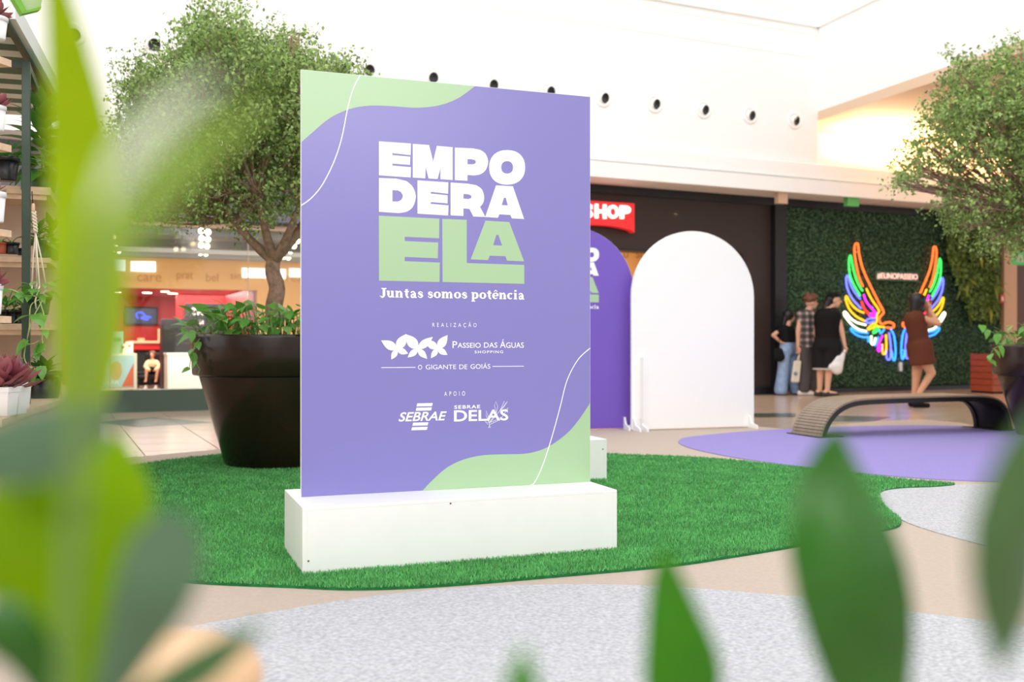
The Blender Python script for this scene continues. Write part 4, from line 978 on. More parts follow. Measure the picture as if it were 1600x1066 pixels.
tb2 = [(1590, 90, 26), (1510, 112, 26), (1560, 125, 34), (1620, 130, 50), (1500, 160, 36), (1470, 190, 28), (1550, 185, 46), (1620, 200, 60), (1450, 235, 22), (1510, 230, 34), (1425, 262, 18), (1407, 285, 13), (1490, 275, 20), (1570, 260, 26), (1475, 320, 16), (1520, 320, 24), (1570, 330, 34), (1500, 350, 14), (1620, 330, 50), (1550, 375, 16), (1590, 370, 18), (1680, 220, 80), (1740, 200, 80), (1700, 320, 60)]
fk2 = P(1662, 395, yt2); tree(fk2, P(1660, 520, yt2), .06, tb2, yt2, 56000, 'leafy ficus tree entering the picture from the right edge', 8,
     [P(1660, 522, yt2), P(1662, 470, yt2), P(1657, 430, yt2), P(1662, 390, yt2)], .033, .7, 0.0)

# ============================================================ VERTICAL GARDEN + WOOD PLANTER at the right
M_fern = mat('fern_leaf', (156, 170, 70), .5, island=.3, trans=.3); M_bromo = mat('red_leaf', (150, 70, 50), .5, trans=.3)
vg = thing('vertical_garden', BW.pt(ws(1525), -.15, wz(1525, 420)), 'hanging ferns and trailing plants on the hedge wall left of the peach column', 'plants')
n = 9000; pxs = rng.uniform(1478, 1560, n); pys = rng.uniform(325, 500, n)
keep = (pys < 500-np.abs(pxs-1530)*1.6+rng.normal(size=n)*12) | ((pxs > 1515) & (pys < 505)); keep &= (pxs > 1480+np.maximum(0, pys-400)*.35)
pxs, pys = pxs[keep], pys[keep]; n = len(pxs); Cc = []
for x, y in zip(pxs, pys):
    b_ = -random.uniform(.02, .32); a, z = BW.hit(x, y, b_); Cc.append(tuple(BW.pt(a, b_, z)))
build_cloud('foliage', leaf_cloud(np.array(Cc), np.tile(np.array(-BW.v), (n, 1)), .075, .9), mat('mixed_leaf', (112, 138, 66), .5, island=.6, trans=.25), vg, kind='stuff')
FR = leaf_mesh('fern', .34, .055, M_fern, curl=.7); FR2 = leaf_mesh('fern', .2, .06, M_bromo, curl=.4)
for (px, py, k, me) in ((1548, 445, 13, FR), (1530, 400, 8, FR), (1505, 380, 8, FR), (1545, 480, 8, FR), (1512, 440, 7, FR), (1538, 410, 6, FR2), (1495, 350, 7, FR)):
    a, z = BW.hit(px, py, -.2); p = BW.pt(a, -.2, z)
    for i in range(k):
        th = random.uniform(PI, 2*PI)+BW.a; inst('frond', me, vg, orient(p, (math.cos(th), math.sin(th), 0), random.uniform(-.3, 1.0), random.uniform(-.4, .4), random.uniform(.7, 1.2)))
for i in range(7):
    px = random.uniform(1500, 1555); a, z = BW.hit(px, 470, -.15); a2, z2 = BW.hit(px+random.uniform(-6, 6), random.uniform(490, 520), -.15)
    m = MB(); m.tube([BW.pt(a, -.15, z), BW.pt(a2, -.15, z2)], .01, 5); m.build('trailing_stem', M_fern, vg)
M_rw = mat('red_brown_wood', (168, 78, 46), .45, noise=(10, .2), stretch=(1, 1, 8))
wp0 = G(1528, 613); WPf = Fr(wp0.x, wp0.y-.55, 20); 
a1 = WPf.hit(1606, 600)[0]; zt3 = WPf.hit(1530, 553)[1]
wpt = thing('wooden_planter', WPf.pt(a1/2, .25, 0), 'red brown planter box of horizontal wooden boards by the hedge wall', 'planter')
hh = (zt3-.03)/6
for k in range(6):
    m = MB(); m.box(WPf, 0, a1, 0, .02, .03+k*hh+.004, .03+(k+1)*hh-.004, .002); m.build('plank', M_rw, wpt)
    for a_ in (0.0, a1-.02): m = MB(); m.box(WPf, a_, a_+.02, 0.021, .5, .03+k*hh+.004, .03+(k+1)*hh-.004); m.build('plank', M_rw, wpt)
m = MB(); m.box(WPf, .02, a1-.02, .022, .5, 0.0, zt3-.05); m.build('liner', M_soil, wpt)
# ============================================================ PEOPLE
def capsule(bm, p, q, r1, r2, flat=1.0, n=14):
    """closed tapered limb; flat squeezes it along y"""
    p, q = Vector(p), Vector(q); d = q-p; l = max(d.length, 1e-4); az = d/l; ax = az.cross(Vector((0, 1, 0)))
    if ax.length < .1: ax = Vector((1, 0, 0))
    ax.normalize(); ay = az.cross(ax); rings = []
    for k, (t, s_) in enumerate([(0-r1/l*.98, .15), (0-r1/l*.7, .7), (0-r1/l*.35, .93), (0, 1), (.5, 1), (1, 1), (1+r2/l*.35, .93), (1+r2/l*.7, .7), (1+r2/l*.98, .15)]):
        rr = (r1 if t < .3 else (r2 if t > .7 else (r1+r2)/2))*s_
        rings.append([bm.verts.new(p+az*(t*l)+(ax*math.cos(2*PI*i/n)+ay*math.sin(2*PI*i/n)*flat)*rr) for i in range(n)])
    for a_, b_ in zip(rings, rings[1:]):
        for i in range(n): bm.faces.new((a_[i], a_[(i+1) % n], b_[(i+1) % n], b_[i]))
    bm.faces.new(rings[0][::-1]); bm.faces.new(rings[-1])
def ellips(bm, c, r, rot=None, n=16):
    M = Matrix.Translation(c) @ (rot or Matrix()) @ Matrix.Diagonal((*r, 1)); bmesh.ops.create_uvsphere(bm, u_segments=n, v_segments=n//2+2, radius=1, matrix=M)
def fuse(bm, vox, smooth=4, cut=None):
    """one continuous surface from overlapping closed shapes"""
    me = bpy.data.meshes.new('f'); bm.to_mesh(me); bm.free(); o = bpy.data.objects.new('f', me); COL.objects.link(o)
    md = o.modifiers.new('r', 'REMESH'); md.mode = 'VOXEL'; md.voxel_size = vox; md.use_smooth_shade = True
    sm = o.modifiers.new('s', 'SMOOTH'); sm.iterations = smooth; sm.factor = .5
    bpy.context.view_layer.update(); r_ = mesh_from_obj(o); bpy.data.objects.remove(o); bpy.data.meshes.remove(me)
    if cut:
        b = bmesh.new(); b.from_mesh(r_)
        for co, no in cut:
            bmesh.ops.bisect_plane(b, geom=b.verts[:]+b.edges[:]+b.faces[:], plane_co=co, plane_no=no, clear_outer=True)
        b.to_mesh(r_); b.free()
    return r_
def part(name, me, m, parent, M):
    me.materials.clear(); me.materials.append(m)
    for p in me.polygons: p.use_smooth = True
    o = bpy.data.objects.new(name, me); COL.objects.link(o); o.parent = parent; o.matrix_local = M; return o
M_skin = mat('skin_light', (226, 176, 150), .55, .3); M_skin2 = mat('skin_warm', (218, 164, 132), .55, .3)
M_hairb = mat('black_hair', (22, 18, 18), .4, noise=(60, .4), stretch=(1, 1, .2)); M_hairr = mat('auburn_hair', (110, 62, 42), .5, noise=(50, .4))
M_eye = mat('dark_eye', (30, 22, 20), .3); M_lip = mat('lips', (180, 96, 88), .5)
def head(bm, c, s, yaw, pitch=0.0):
    """skull, jaw, nose, ears; faces +x turned by yaw about z"""
    R = Matrix.Rotation(yaw, 4, 'Z') @ Matrix.Rotation(pitch, 4, 'Y'); c = Vector(c)
    f = lambda x, y, z: c+(R @ Vector((x*s, y*s, z*s)))
    rr = lambda *a: (a[0]*s, a[1]*s, a[2]*s)
    ellips(bm, f(-.01, 0, .02), rr(.098, .077, .098), R); ellips(bm, f(.028, 0, -.045), rr(.062, .055, .068), R)
    ellips(bm, f(.05, 0, -.085), rr(.03, .028, .022), R)
    capsule(bm, f(.088, 0, .012), f(.110, 0, -.022), .009*s, .014*s, n=8)
    ellips(bm, f(.086, 0, -.052), rr(.014, .024, .010), R, 10); ellips(bm, f(.082, 0, .034), rr(.014, .045, .010), R, 10)
    for k in (-1, 1): ellips(bm, f(-.005, k*.078, -.01), rr(.020, .010, .030), R, 10)
    return f, R
def face_bits(f, R, s, t, T_):
    for k in (-1, 1):
        b = bmesh.new(); ellips(b, f(.078, k*.030, .012), (.010*s, .013*s, .008*s), R, 10); me = bpy.data.meshes.new('e'); b.to_mesh(me); b.free(); part('eye', me, M_eye, t, T_)
    b = bmesh.new(); ellips(b, f(.092, 0, -.052), (.010*s, .022*s, .008*s), R, 10); me = bpy.data.meshes.new('m'); b.to_mesh(me); b.free(); part('mouth', me, M_lip, t, T_)
def hand(bm, wrist, tip, s, side, curl=.5):
    """palm, four unequal bent fingers and a thumb; `side` is the palm's thumb direction"""
    w_, tp_ = Vector(wrist), Vector(tip); d = (tp_-w_).normalized(); sd = Vector(side).normalized(); sd = (sd-d*sd.dot(d)).normalized(); nr = d.cross(sd)
    pc = w_+d*.045*s
    capsule(bm, w_+d*.01*s+sd*.012*s, pc+d*.035*s+sd*.020*s, .020*s, .019*s, .62, 10); capsule(bm, w_+d*.01*s-sd*.012*s, pc+d*.033*s-sd*.020*s, .020*s, .018*s, .62, 10)
    for k, ln in enumerate((.070, .078, .073, .058)):
        b0 = pc+d*.042*s+sd*(.028-.019*k)*s; m1 = b0+(d*math.cos(curl*.6)+nr*math.sin(curl*.6))*ln*.5*s; e = m1+(d*math.cos(curl*1.6)+nr*math.sin(curl*1.6))*ln*.5*s
        capsule(bm, b0, m1, .0092*s, .0085*s, 1, 8); capsule(bm, m1, e, .0085*s, .0072*s, 1, 8)
    t0 = w_+d*.025*s+sd*.025*s; t1 = t0+(sd*.75+d*.6).normalized()*.035*s; t2 = t1+(d+nr*.4).normalized()*.03*s
    capsule(bm, t0, t1, .012*s, .011*s, 1, 8); capsule(bm, t1, t2, .010*s, .009*s, 1, 8)
def shoe(name, t, T_, ankle, yaw, s, m, L_=.25, h=.07):
    b = bmesh.new(); d = Vector((math.cos(yaw), math.sin(yaw), 0)); a = Vector(ankle)
    capsule(b, (a.x-d.x*.045*s, a.y-d.y*.045*s, .042*s), (a.x+d.x*(L_-.10)*s, a.y+d.y*(L_-.10)*s, .032*s), .043*s, .034*s, 1, 12)
    capsule(b, (a.x, a.y, .05*s), (a.x+d.x*.01, a.y+d.y*.01, h*s+.02), .045*s, .040*s, 1, 12)
    me = fuse(b, .008, 3, [((0, 0, .004), (0, 0, -1))]); return part(name, me, m, t, T_)

def person_frame(px_foot, d):
    """local frame: x to the right, y away, z up from the floor under the measured foot point"""
    x = (px_foot-CX)/F*d
    def L(px, py, dy=0.0): q = P(px, py, d+dy); return Vector((q.x-x, dy, q.z))
    return x, L

def build_person(px, d, label, J, look, yaw, skin, scale=1.0, male=True, group=None, vox=.0085, feet='shoe'):
    """J maps joint names to local points"""
    x, _ = person_frame(px, d); t = thing('person', (x, d, 0.0), label, 'person', group); T_ = Matrix()
    s = scale; b = bmesh.new()
    f, R = head(b, J['head'], s, look, J.get('pitch', 0))
    capsule(b, J['neck'], Vector(J['head'])+Vector((0, 0, -.05*s)), .055*s, .050*s)
    sh0, sh1, hp0, hp1 = map(Vector, (J['sh0'], J['sh1'], J['hp0'], J['hp1'])); chest = (sh0+sh1)/2; pel = (hp0+hp1)/2
    k = J.get('bulk', 1.0)
    capsule(b, sh0.lerp(sh1, .12), sh0.lerp(sh1, .88), .062*s*k, .062*s*k); capsule(b, chest, Vector(J['neck'])+Vector((0, 0, .02)), .085*s, .055*s)
    for u in (.25, .5, .75): capsule(b, sh0.lerp(sh1, u)+Vector((0, 0, -.06*s)), hp0.lerp(hp1, u)+Vector((0, 0, .12*s)), .115*s*k, .105*s*k)
    for u in (.25, .5, .75): capsule(b, hp0.lerp(hp1, u)+Vector((0, 0, .14*s)), hp0.lerp(hp1, u), .105*s*k, .12*s*k)
    for i in ('0', '1'):
        capsule(b, J['sh'+i], J['el'+i], .050*s*k, .041*s*k); capsule(b, J['el'+i], J['wr'+i], .040*s*k, .026*s)
        wr = Vector(J['wr'+i]); hd = Vector(J.get('hd'+i, wr+(wr-Vector(J['el'+i])).normalized()*.1)); hand(b, wr, hd, s, J.get('th'+i, (0.3, -1, .2)), J.get('curl'+i, .6))
        capsule(b, J['hp'+i], J['kn'+i], .088*s*k, .062*s*k); capsule(b, J['kn'+i], J['an'+i], .058*s*k, .036*s)
        an = Vector(J['an'+i]); fy = J.get('fy'+i, look); fd = Vector((math.cos(fy), math.sin(fy), 0)); capsule(b, an-fd*.03*s+Vector((0, 0, -.03*s)), Vector((an.x+fd.x*.13*s, an.y+fd.y*.13*s, an.z-.05*s)), .036*s, .026*s)
    part('body', fuse(b, vox, 3), skin, t, T_)
    face_bits(f, R, s, t, T_)
    return t, f, R, T_

def cloth(name, t, T_, caps, m, cut=None, vox=.011, sm=6):
    b = bmesh.new()
    for c_ in caps:
        if c_[0] == 'e': ellips(b, c_[1], c_[2])
        else: capsule(b, *c_)
    return part(name, fuse(b, vox, sm, cut), m, t, T_)
V3 = Vector
def torso_caps(J, s, k=1.0, ease=.014, low=0.0):
    sh0, sh1, hp0, hp1 = map(Vector, (J['sh0'], J['sh1'], J['hp0'], J['hp1'])); kk = J.get('bulk', 1.0)*k; out = []
    out.append((sh0.lerp(sh1, .10), sh0.lerp(sh1, .90), .062*s*kk+ease, .062*s*kk+ease))
    for u in (.22, .5, .78): out.append((sh0.lerp(sh1, u)+V3((0, 0, -.05*s)), hp0.lerp(hp1, u)+V3((0, 0, .12*s)), .118*s*kk+ease, .108*s*kk+ease))
    for u in (.22, .5, .78): out.append((hp0.lerp(hp1, u)+V3((0, 0, .15*s)), hp0.lerp(hp1, u)+V3((0, 0, low)), .108*s*kk+ease, .124*s*kk+ease))
    return out
def leg_caps(J, i, s, ease=.014, r=(.092, .068, .055), to=1.0):
    kk = J.get('bulk', 1.0); hp, kn, an = (Vector(J[n+i]) for n in ('hp', 'kn', 'an'))
    o_ = [(hp, kn, r[0]*s*kk+ease, r[1]*s*kk+ease)]
    if to > .5: o_.append((kn, kn.lerp(an, (to-.5)*2), r[1]*s*kk+ease, r[2]*s+ease))
    return o_

# -- 1: woman in black top and wide light jeans, nearest the black shop front
d1 = 16.6; x1_, L = person_frame(1229, d1); s1_ = .86
J = dict(head=L(1234, 495), neck=L(1231, 508), sh0=L(1223, 513, -.05), sh1=L(1235, 513, .10), hp0=L(1226, 549, -.07), hp1=L(1236, 549, .08), el0=L(1208, 524, -.12), wr0=L(1220, 535, -.10), hd0=L(1227, 538, -.10),
     el1=L(1239, 528, .05), wr1=L(1243, 541, .0), kn0=L(1224, 580, -.06), an0=L(1220, 610, -.05), kn1=L(1238, 581, .07), an1=L(1244, 609, .08), bulk=.95)
pe, f, R, T_ = build_person(1229, d1, 'woman in black top and wide light blue jeans with hand on hip', J, 0.25, 0, M_skin, s1_)
M_blk = mat('black_cotton', (20, 20, 22), .75, .2); M_jean = mat('light_denim', (150, 176, 214), .8, .2, noise=(14, .14))
cloth('top', pe, T_, torso_caps(J, s1_, .97)[:4]+[(J['sh0'], V3(J['sh0']).lerp(V3(J['el0']), .45), .062*s1_, .058*s1_), (J['sh1'], V3(J['sh1']).lerp(V3(J['el1']), .5), .062*s1_, .058*s1_)], M_blk, [((0, 0, L(0, 539).z), (0, 0, -1))])
cloth('trousers', pe, T_, torso_caps(J, s1_)[4:]+leg_caps(J, '0', s1_, .02, (.10, .10, .105))+leg_caps(J, '1', s1_, .02, (.10, .095, .10)), M_jean, [((0, 0, .02), (0, 0, -1)), ((0, 0, L(0, 535.5).z), (0, 0, 1))])
cloth('hair', pe, T_, [('e', f(-.03, 0, .03), (.098, .085, .10)), (f(-.10, 0, -.03), f(-.13, .0, -.16), .045, .035)], M_hairb, [(f(.045, 0, .01), (1, .25, -.55))])
shoe('shoe', pe, T_, (J['an0'].x, J['an0'].y, 0), 0.2, .9, mat('brown_shoe', (150, 90, 60), .5)); shoe('shoe', pe, T_, (J['an1'].x, J['an1'].y, 0), -.1, .9, mat('brown_shoe', (150, 90, 60), .5))
def bag(name, label, pts, base, m, strap=None, sm=None):
    t = thing(name, base, label, 'bag'); b = bmesh.new(); o_ = Vector(base)
    for p, q, r1, r2, fl in pts: capsule(b, V3(p)-o_, V3(q)-o_, r1, r2, fl)
    part('bag_body', fuse(b, .009, 3), m, t, Matrix())
    if strap: mm = MB(); mm.tube(smooth_path([tuple(p) for p in strap], 4), .006, 6); mm.build('strap', sm or m, t)
    return t
O1 = V3((x1_, d1, 0))
bag('shoulder_bag', 'small black shoulder bag hanging behind the woman in jeans', [(O1+L(1214, 549, -.18), O1+L(1216, 558, -.18), .06, .08, .6), (O1+L(1218, 549, -.18), O1+L(1219, 558, -.18), .06, .08, .6)], O1+L(1216, 555, -.18), M_blk, [O1+L(1215, 545, -.2), O1+L(1219, 525, -.17), O1+L(1224, 512, -.15)])

# -- 2: curly haired person in sleeveless plaid shirt
d2 = 16.45; x2_, L = person_frame(1262, d2); s2 = 1.0
J = dict(head=L(1267.5, 473), neck=L(1263, 486), sh0=L(1252, 491, -.05), sh1=L(1272, 491, .06), hp0=L(1256, 541, -.06), hp1=L(1268, 541, .06), el0=L(1247, 518, -.10), wr0=L(1247, 542, -.10), hd0=L(1249, 552, -.10),
     el1=L(1272, 516, .05), wr1=L(1279, 538, .05), kn0=L(1258, 577, -.05), an0=L(1256, 608, -.05), kn1=L(1268, 577, .06), an1=L(1268, 607, .06), curl0=1.3)
pe, f, R, T_ = build_person(1262, d2, 'curly-haired person in black and grey plaid sleeveless shirt carrying a cream tote bag', J, 0.1, 0, M_skin, s2)
mp = bpy.data.materials.new('plaid_flannel'); mp.use_nodes = True; nt = mp.node_tree; bs = nt.nodes['Principled BSDF']; bs.inputs['Roughness'].default_value = .8
tc = nt.nodes.new('ShaderNodeTexCoord'); acc = None
for dr_, sc_ in (('X', 2.9), ('Z', 2.9)):
    wv = nt.nodes.new('ShaderNodeTexWave'); wv.wave_type = 'BANDS'; wv.bands_direction = dr_; wv.inputs['Scale'].default_value = sc_
    nt.links.new(tc.outputs['Object'], wv.inputs[0]); rp = nt.nodes.new('ShaderNodeValToRGB'); rp.color_ramp.interpolation = 'CONSTANT'
    rp.color_ramp.elements[0].color = (.25, .25, .25, 1); rp.color_ramp.elements[1].position = .5; rp.color_ramp.elements[1].color = (.6, .6, .6, 1)
    e3 = rp.color_ramp.elements.new(.9); e3.color = (1, 1, 1, 1)
    nt.links.new(wv.outputs[0], rp.inputs[0])
    if acc is None: acc = rp.outputs[0]
    else:
        mx = nt.nodes.new('ShaderNodeMix'); mx.data_type = 'RGBA'; mx.blend_type = 'MULTIPLY'; mx.inputs[0].default_value = 1
        nt.links.new(acc, mx.inputs[6]); nt.links.new(rp.outputs[0], mx.inputs[7]); acc = mx.outputs[2]
rp = nt.nodes.new('ShaderNodeValToRGB'); rp.color_ramp.elements[0].color = lin((18, 18, 22)); rp.color_ramp.elements[1].color = lin((206, 186, 184)); nt.links.new(acc, rp.inputs[0]); nt.links.new(rp.outputs[0], bs.inputs[0])
tcaps = torso_caps(J, s2, 1.0, .022)
cloth('shirt', pe, T_, tcaps, mp, [((0, 0, L(0, 543).z), (0, 0, -1))])
cloth('trousers', pe, T_, torso_caps(J, s2)[4:]+leg_caps(J, '0', s2, .014, (.10, .085, .075))+leg_caps(J, '1', s2, .014, (.10, .085, .075)), mat('dark_grey_denim', (84, 78, 80), .8, .2), [((0, 0, .06), (0, 0, -1)), ((0, 0, L(0, 540).z), (0, 0, 1))])
r_ = random.Random(4)
cloth('hair', pe, T_, [('e', f(-.02, 0, .055), (.105, .095, .09))]+[('e', f(-.02, 0, .05)+V3((r_.gauss(-.02, .06), r_.gauss(0, .05), r_.gauss(.02, .04))), (.035, .035, .035)) for _ in range(16)], M_hairr, [(f(.07, 0, .01), (1, 0, -.9))], .009, 2)
Mws = mat('white_sneaker', (232, 224, 218), .5)
shoe('shoe', pe, T_, (J['an0'].x-.02, J['an0'].y, 0), 0.0, 1.05, Mws); shoe('shoe', pe, T_, (J['an1'].x, J['an1'].y, 0), 0.1, 1.05, Mws)
O2 = V3((x2_, d2, 0)); M_tote = mat('cream_canvas', (226, 216, 198), .8)
tb0 = thing('tote_bag', O2+L(1244, 600, -.14), 'long cream tote bag held by the person in plaid shirt', 'bag')
b = bmesh.new()
for px in (1239, 1242.5, 1246): capsule(b, L(px, 595, -.14)-L(1244, 600, -.14), L(px+3.5, 566, -.14)-L(1244, 600, -.14), .035, .028, .6)
part('bag_body', fuse(b, .009, 3), M_tote, tb0, Matrix())
for dx in (-2, 2):
    mm = MB(); mm.tube([O2+L(1246+dx, 568, -.14), O2+L(1249, 553, -.12)], .008, 6); mm.build('handle', M_tote, tb0)
mm = MB(); mm.lathe(O2+L(1243, 584, -.168), [(.0001, .004), (.03, .003), (.032, 0)], 14, axis=(0, -1, 0)); mm.build('print', mat('blue_grey_print', (120, 140, 170), .7), tb0)

# -- 3: tall person in black sleeveless top and shorts
d3 = 16.1; x3_, L = person_frame(1288, d3); s3 = 1.06
J = dict(head=L(1303, 470), neck=L(1294, 484), sh0=L(1280, 490, .02), sh1=L(1307, 489, -.10), hp0=L(1282, 541, .05), hp1=L(1302, 541, -.08), el0=L(1275, 518, .10), wr0=L(1278, 542, .08),
     el1=L(1315, 517, -.14), wr1=L(1320, 540, -.16), hd1=L(1321, 550, -.16), kn0=L(1282, 578, .05), an0=L(1280.5, 610, .05), kn1=L(1295, 578, -.07), an1=L(1292.5, 610, -.07), bulk=1.0, curl1=1.4)
pe, f, R, T_ = build_person(1288, d3, 'tall person in black cap, black sleeveless top and black knee shorts', J, -0.15, 0, M_skin, s3)
cloth('top', pe, T_, torso_caps(J, s3, 1.0, .02), M_blk, [((0, 0, L(0, 534).z), (0, 0, -1))])
cloth('shorts', pe, T_, torso_caps(J, s3, 1.0, .026)[4:]+leg_caps(J, '0', s3, .03, (.10, .095, .09), .72)+leg_caps(J, '1', s3, .03, (.10, .095, .09), .72), mat('black_shorts', (26, 26, 30), .75, .2), [((0, 0, L(0, 575).z), (0, 0, -1)), ((0, 0, L(0, 528).z), (0, 0, 1))])
cloth('hem', pe, T_, leg_caps(J, '0', s3, .024, (.10, .095, .09), .74)+leg_caps(J, '1', s3, .024, (.10, .095, .09), .74), mat('white_hem', (214, 208, 206), .7), [((0, 0, L(0, 577.5).z), (0, 0, -1)), ((0, 0, L(0, 573).z), (0, 0, 1))])
cloth('hair', pe, T_, [('e', f(-.04, 0, .02), (.10, .09, .10)), (f(-.09, 0, -.03), f(-.15, 0, -.20), .075, .065), (f(-.08, .03, -.03), f(-.13, .04, -.18), .06, .05)], M_hairb, [(f(.01, 0, .0), (1, 0, -.4))])
cloth('cap', pe, T_, [('e', f(-.01, 0, .065), (.115, .098, .075))], M_blk, [(f(0, 0, .05), (.15, 0, -1))])
for i in '01': shoe('sandal', pe, T_, (J['an'+i].x, J['an'+i].y, 0), -.15, 1.05, mat('dark_sandal', (60, 50, 48), .6), .25, .04)
O3 = V3((x3_, d3, 0))
bag('plastic_bag', 'white plastic shopping bag hanging from the hand of the tall person in black', [(O3+L(1301, 573, -.18), O3+L(1308, 577, -.18), .07, .09, .8), (O3+L(1308, 572, -.18), O3+L(1313, 562, -.18), .10, .06, .8), (O3+L(1314, 562, -.18), O3+L(1320, 548, -.18), .055, .02, .8), (O3+L(1298, 574, -.18), O3+L(1310, 562, -.18), .045, .07, .8)], O3+L(1308, 574, -.18), mat('white_plastic', (238, 236, 238), .4, .5))

# -- 4: woman in brown dress passing the bench
d4 = 13.5; x4_, L = person_frame(1434, d4); s4 = .93
J = dict(head=L(1437, 473), neck=L(1431, 487), sh0=L(1427, 494, .10), sh1=L(1432, 494, -.10), hp0=L(1436, 547, .08), hp1=L(1437, 547, -.08), el0=L(1453, 506, .10), wr0=L(1449, 485, .06), hd0=L(1449, 477, .05),
     el1=L(1466, 506, -.14), wr1=L(1453, 484, -.06), hd1=L(1450, 476, -.05), kn0=L(1432, 586, .07), an0=L(1428, 627, .07), kn1=L(1455, 583, -.07), an1=L(1434, 618, -.07), bulk=1.06, pitch=0.1)
pe, f, R, T_ = build_person(1434, d4, 'woman in short brown sleeveless dress raising both hands to her face', J, 0.35, 0, M_skin2, s4)
M_brown = mat('brown_knit', (98, 54, 38), .8, .2)
sk = [((V3(J['hp0'])+V3(J['hp1']))/2+V3((0, y_, .05)), L(1441, 566, y_), .15, .165) for y_ in (-.07, .07)]
cloth('dress', pe, T_, torso_caps(J, s4, 1.0, .02)+sk+[(L(1437, 550, -.05), L(1449, 564, -.06), .12, .115)], M_brown, [((0, 0, L(0, 570).z), (.12, 0, -1))])
cloth('hair', pe, T_, [('e', f(-.04, 0, .02), (.115, .105, .115)), (f(-.07, 0, -.02), f(-.09, 0, -.15), .085, .06), (f(-.01, -.05, 0), f(-.02, -.06, -.13), .05, .04)], M_hairb, [(f(.05, 0, .0), (1, 0, -.3))])
for i in '01': shoe('shoe', pe, T_, (J['an'+i].x, J['an'+i].y, 0), 0.1, .95, M_blk, .25, .05)
O4 = V3((x4_, d4, 0)); q = O4+L(1453, 478, 0); t = thing('mobile_phone', q, 'small dark phone held up by the woman in brown', 'phone'); m = MB(); fr4 = Fr(q.x, q.y, 0); m.box(fr4, -.012, 0.0, -.035, .035, q.z-.06, q.z+.07, .003); m.build('case', M_dark, t)

# -- 5: seated child-size figure deep in the left shop
d5 = 19.0; px5 = 238; x5, L = person_frame(px5, d5); s5 = .52; zf = 0.012
J = dict(head=L(238, 555), neck=L(238, 562), sh0=L(231, 566), sh1=L(245, 566), hp0=L(234, 579), hp1=L(243, 579), el0=L(227, 573, -.1), wr0=L(233, 578, -.22), el1=L(249, 573, -.1), wr1=L(243, 578, -.22), kn0=L(229, 578, -.32), an0=L(228, 594, -.34), kn1=L(246, 578, -.32), an1=L(244, 594, -.34), bulk=1.0, fy0=-PI/2, fy1=-PI/2)
pe, f, R, T_ = build_person(px5, d5, 'seated person in pale jacket and shorts on a dark chair deep inside the left shop', J, -PI/2, 0, M_skin2, s5, vox=.009)
cloth('jacket', pe, T_, torso_caps(J, s5, 1.0, .012)[:4]+[(J['sh'+i], J['el'+i], .05*s5+.012, .045*s5+.012) for i in '01']+[(J['el'+i], J['wr'+i], .045*s5+.01, .035*s5+.01) for i in '01'], mat('pale_yellow_jacket', (232, 198, 150), .7), None, .01)
cloth('shorts', pe, T_, torso_caps(J, s5, 1.0, .012)[4:]+[(J['hp'+i], V3(J['hp'+i]).lerp(V3(J['kn'+i]), .5), .09*s5+.012, .085*s5+.012) for i in '01'], M_blk, None, .01)
cloth('hair', pe, T_, [('e', f(-.02, 0, .03), (.075, .065, .07))], M_hairr, [(f(.03, 0, .0), (0, -1, -.4))], .008, 2)
for i in '01': shoe('shoe', pe, T_, (J['an'+i].x, J['an'+i].y, 0), -PI/2, .5, Mws)
for v in pe.children: pass
xc, yc5 = x5, d5+.06; fr5 = Fr(xc, yc5, 0); hz = L(238, 579).z-.09
t = thing('visitor_chair', (xc, yc5, zf), 'dark armchair under the seated person in the left shop', 'chair')
m = MB(); m.box(fr5, -.24, .24, -.22, .22, hz-.05, hz, .015); m.build('seat', M_dark, t)
m = MB(); m.box(fr5, -.24, .24, .20, .26, hz-.02, hz+.42, .02); m.build('backrest', M_dark, t)
for a_ in (-.22, .22):
    for b_ in (-.19, .19): m = MB(); m.tube([fr5.pt(a_, b_, zf), fr5.pt(a_, b_, hz-.04)], .015, 8); m.build('leg', M_rod, t)
for k, (ppx, dd_) in enumerate(((263, 19.3), (221, 19.9))):
    q = P(ppx, 580, dd_); fr6 = Fr(q.x, dd_, 10); t = thing('visitor_chair', (q.x, dd_, zf), ['dark chair behind the white counter, right of the seated person', 'dark chair left of and behind the seated person'][k], 'chair')
    m = MB(); m.box(fr6, -.22, .22, -.2, .2, .24, .29, .012); m.build('seat', M_dark, t); m = MB(); m.box(fr6, -.22, .22, .18, .22, .28, .56, .015); m.build('backrest', M_dark, t)
    for a_ in (-.22, .22):
        for b_ in (-.19, .19): m = MB(); m.tube([fr6.pt(a_*.9, b_*.9, zf), fr6.pt(a_*.9, b_*.9, .25)], .013, 8); m.build('leg', M_rod, t)
# ============================================================ PLANT KIOSK on the left
M_gsteel = mat('dark_green_steel', (44, 66, 52), .35); M_ply = mat('pale_plywood', (222, 190, 160), .55, noise=(8, .1), stretch=(1, 6, 6)); M_back = mat('beige_back_panel', (206, 182, 164), .6)
KF = Fr((41-CX)/F*4.9, 4.9, 20.5)          # at the green post
pz = lambda py, d: EYE+(CY-py)/F*d
kio = thing('plant_kiosk', KF.pt(0, 0, 0), 'plant stall with green steel posts, plywood shelves and striped green roof at the left', 'kiosk')
zct = pz(632, 4.9)
poly = [tuple(G(154, 742).xy), tuple(P(92, 620, 5.3).xy), tuple(P(37, 641, (EYE-zct)*F/(641-CY)).xy), tuple(P(0, 655, (EYE-zct)*F/(655-CY)).xy), (-4.6, 3.2), (-6.0, 7.0), (-3.6, 7.4)]
m = MB(); m.prism(poly, 0.0, zct-.03); m.build('counter', M_ply, kio)
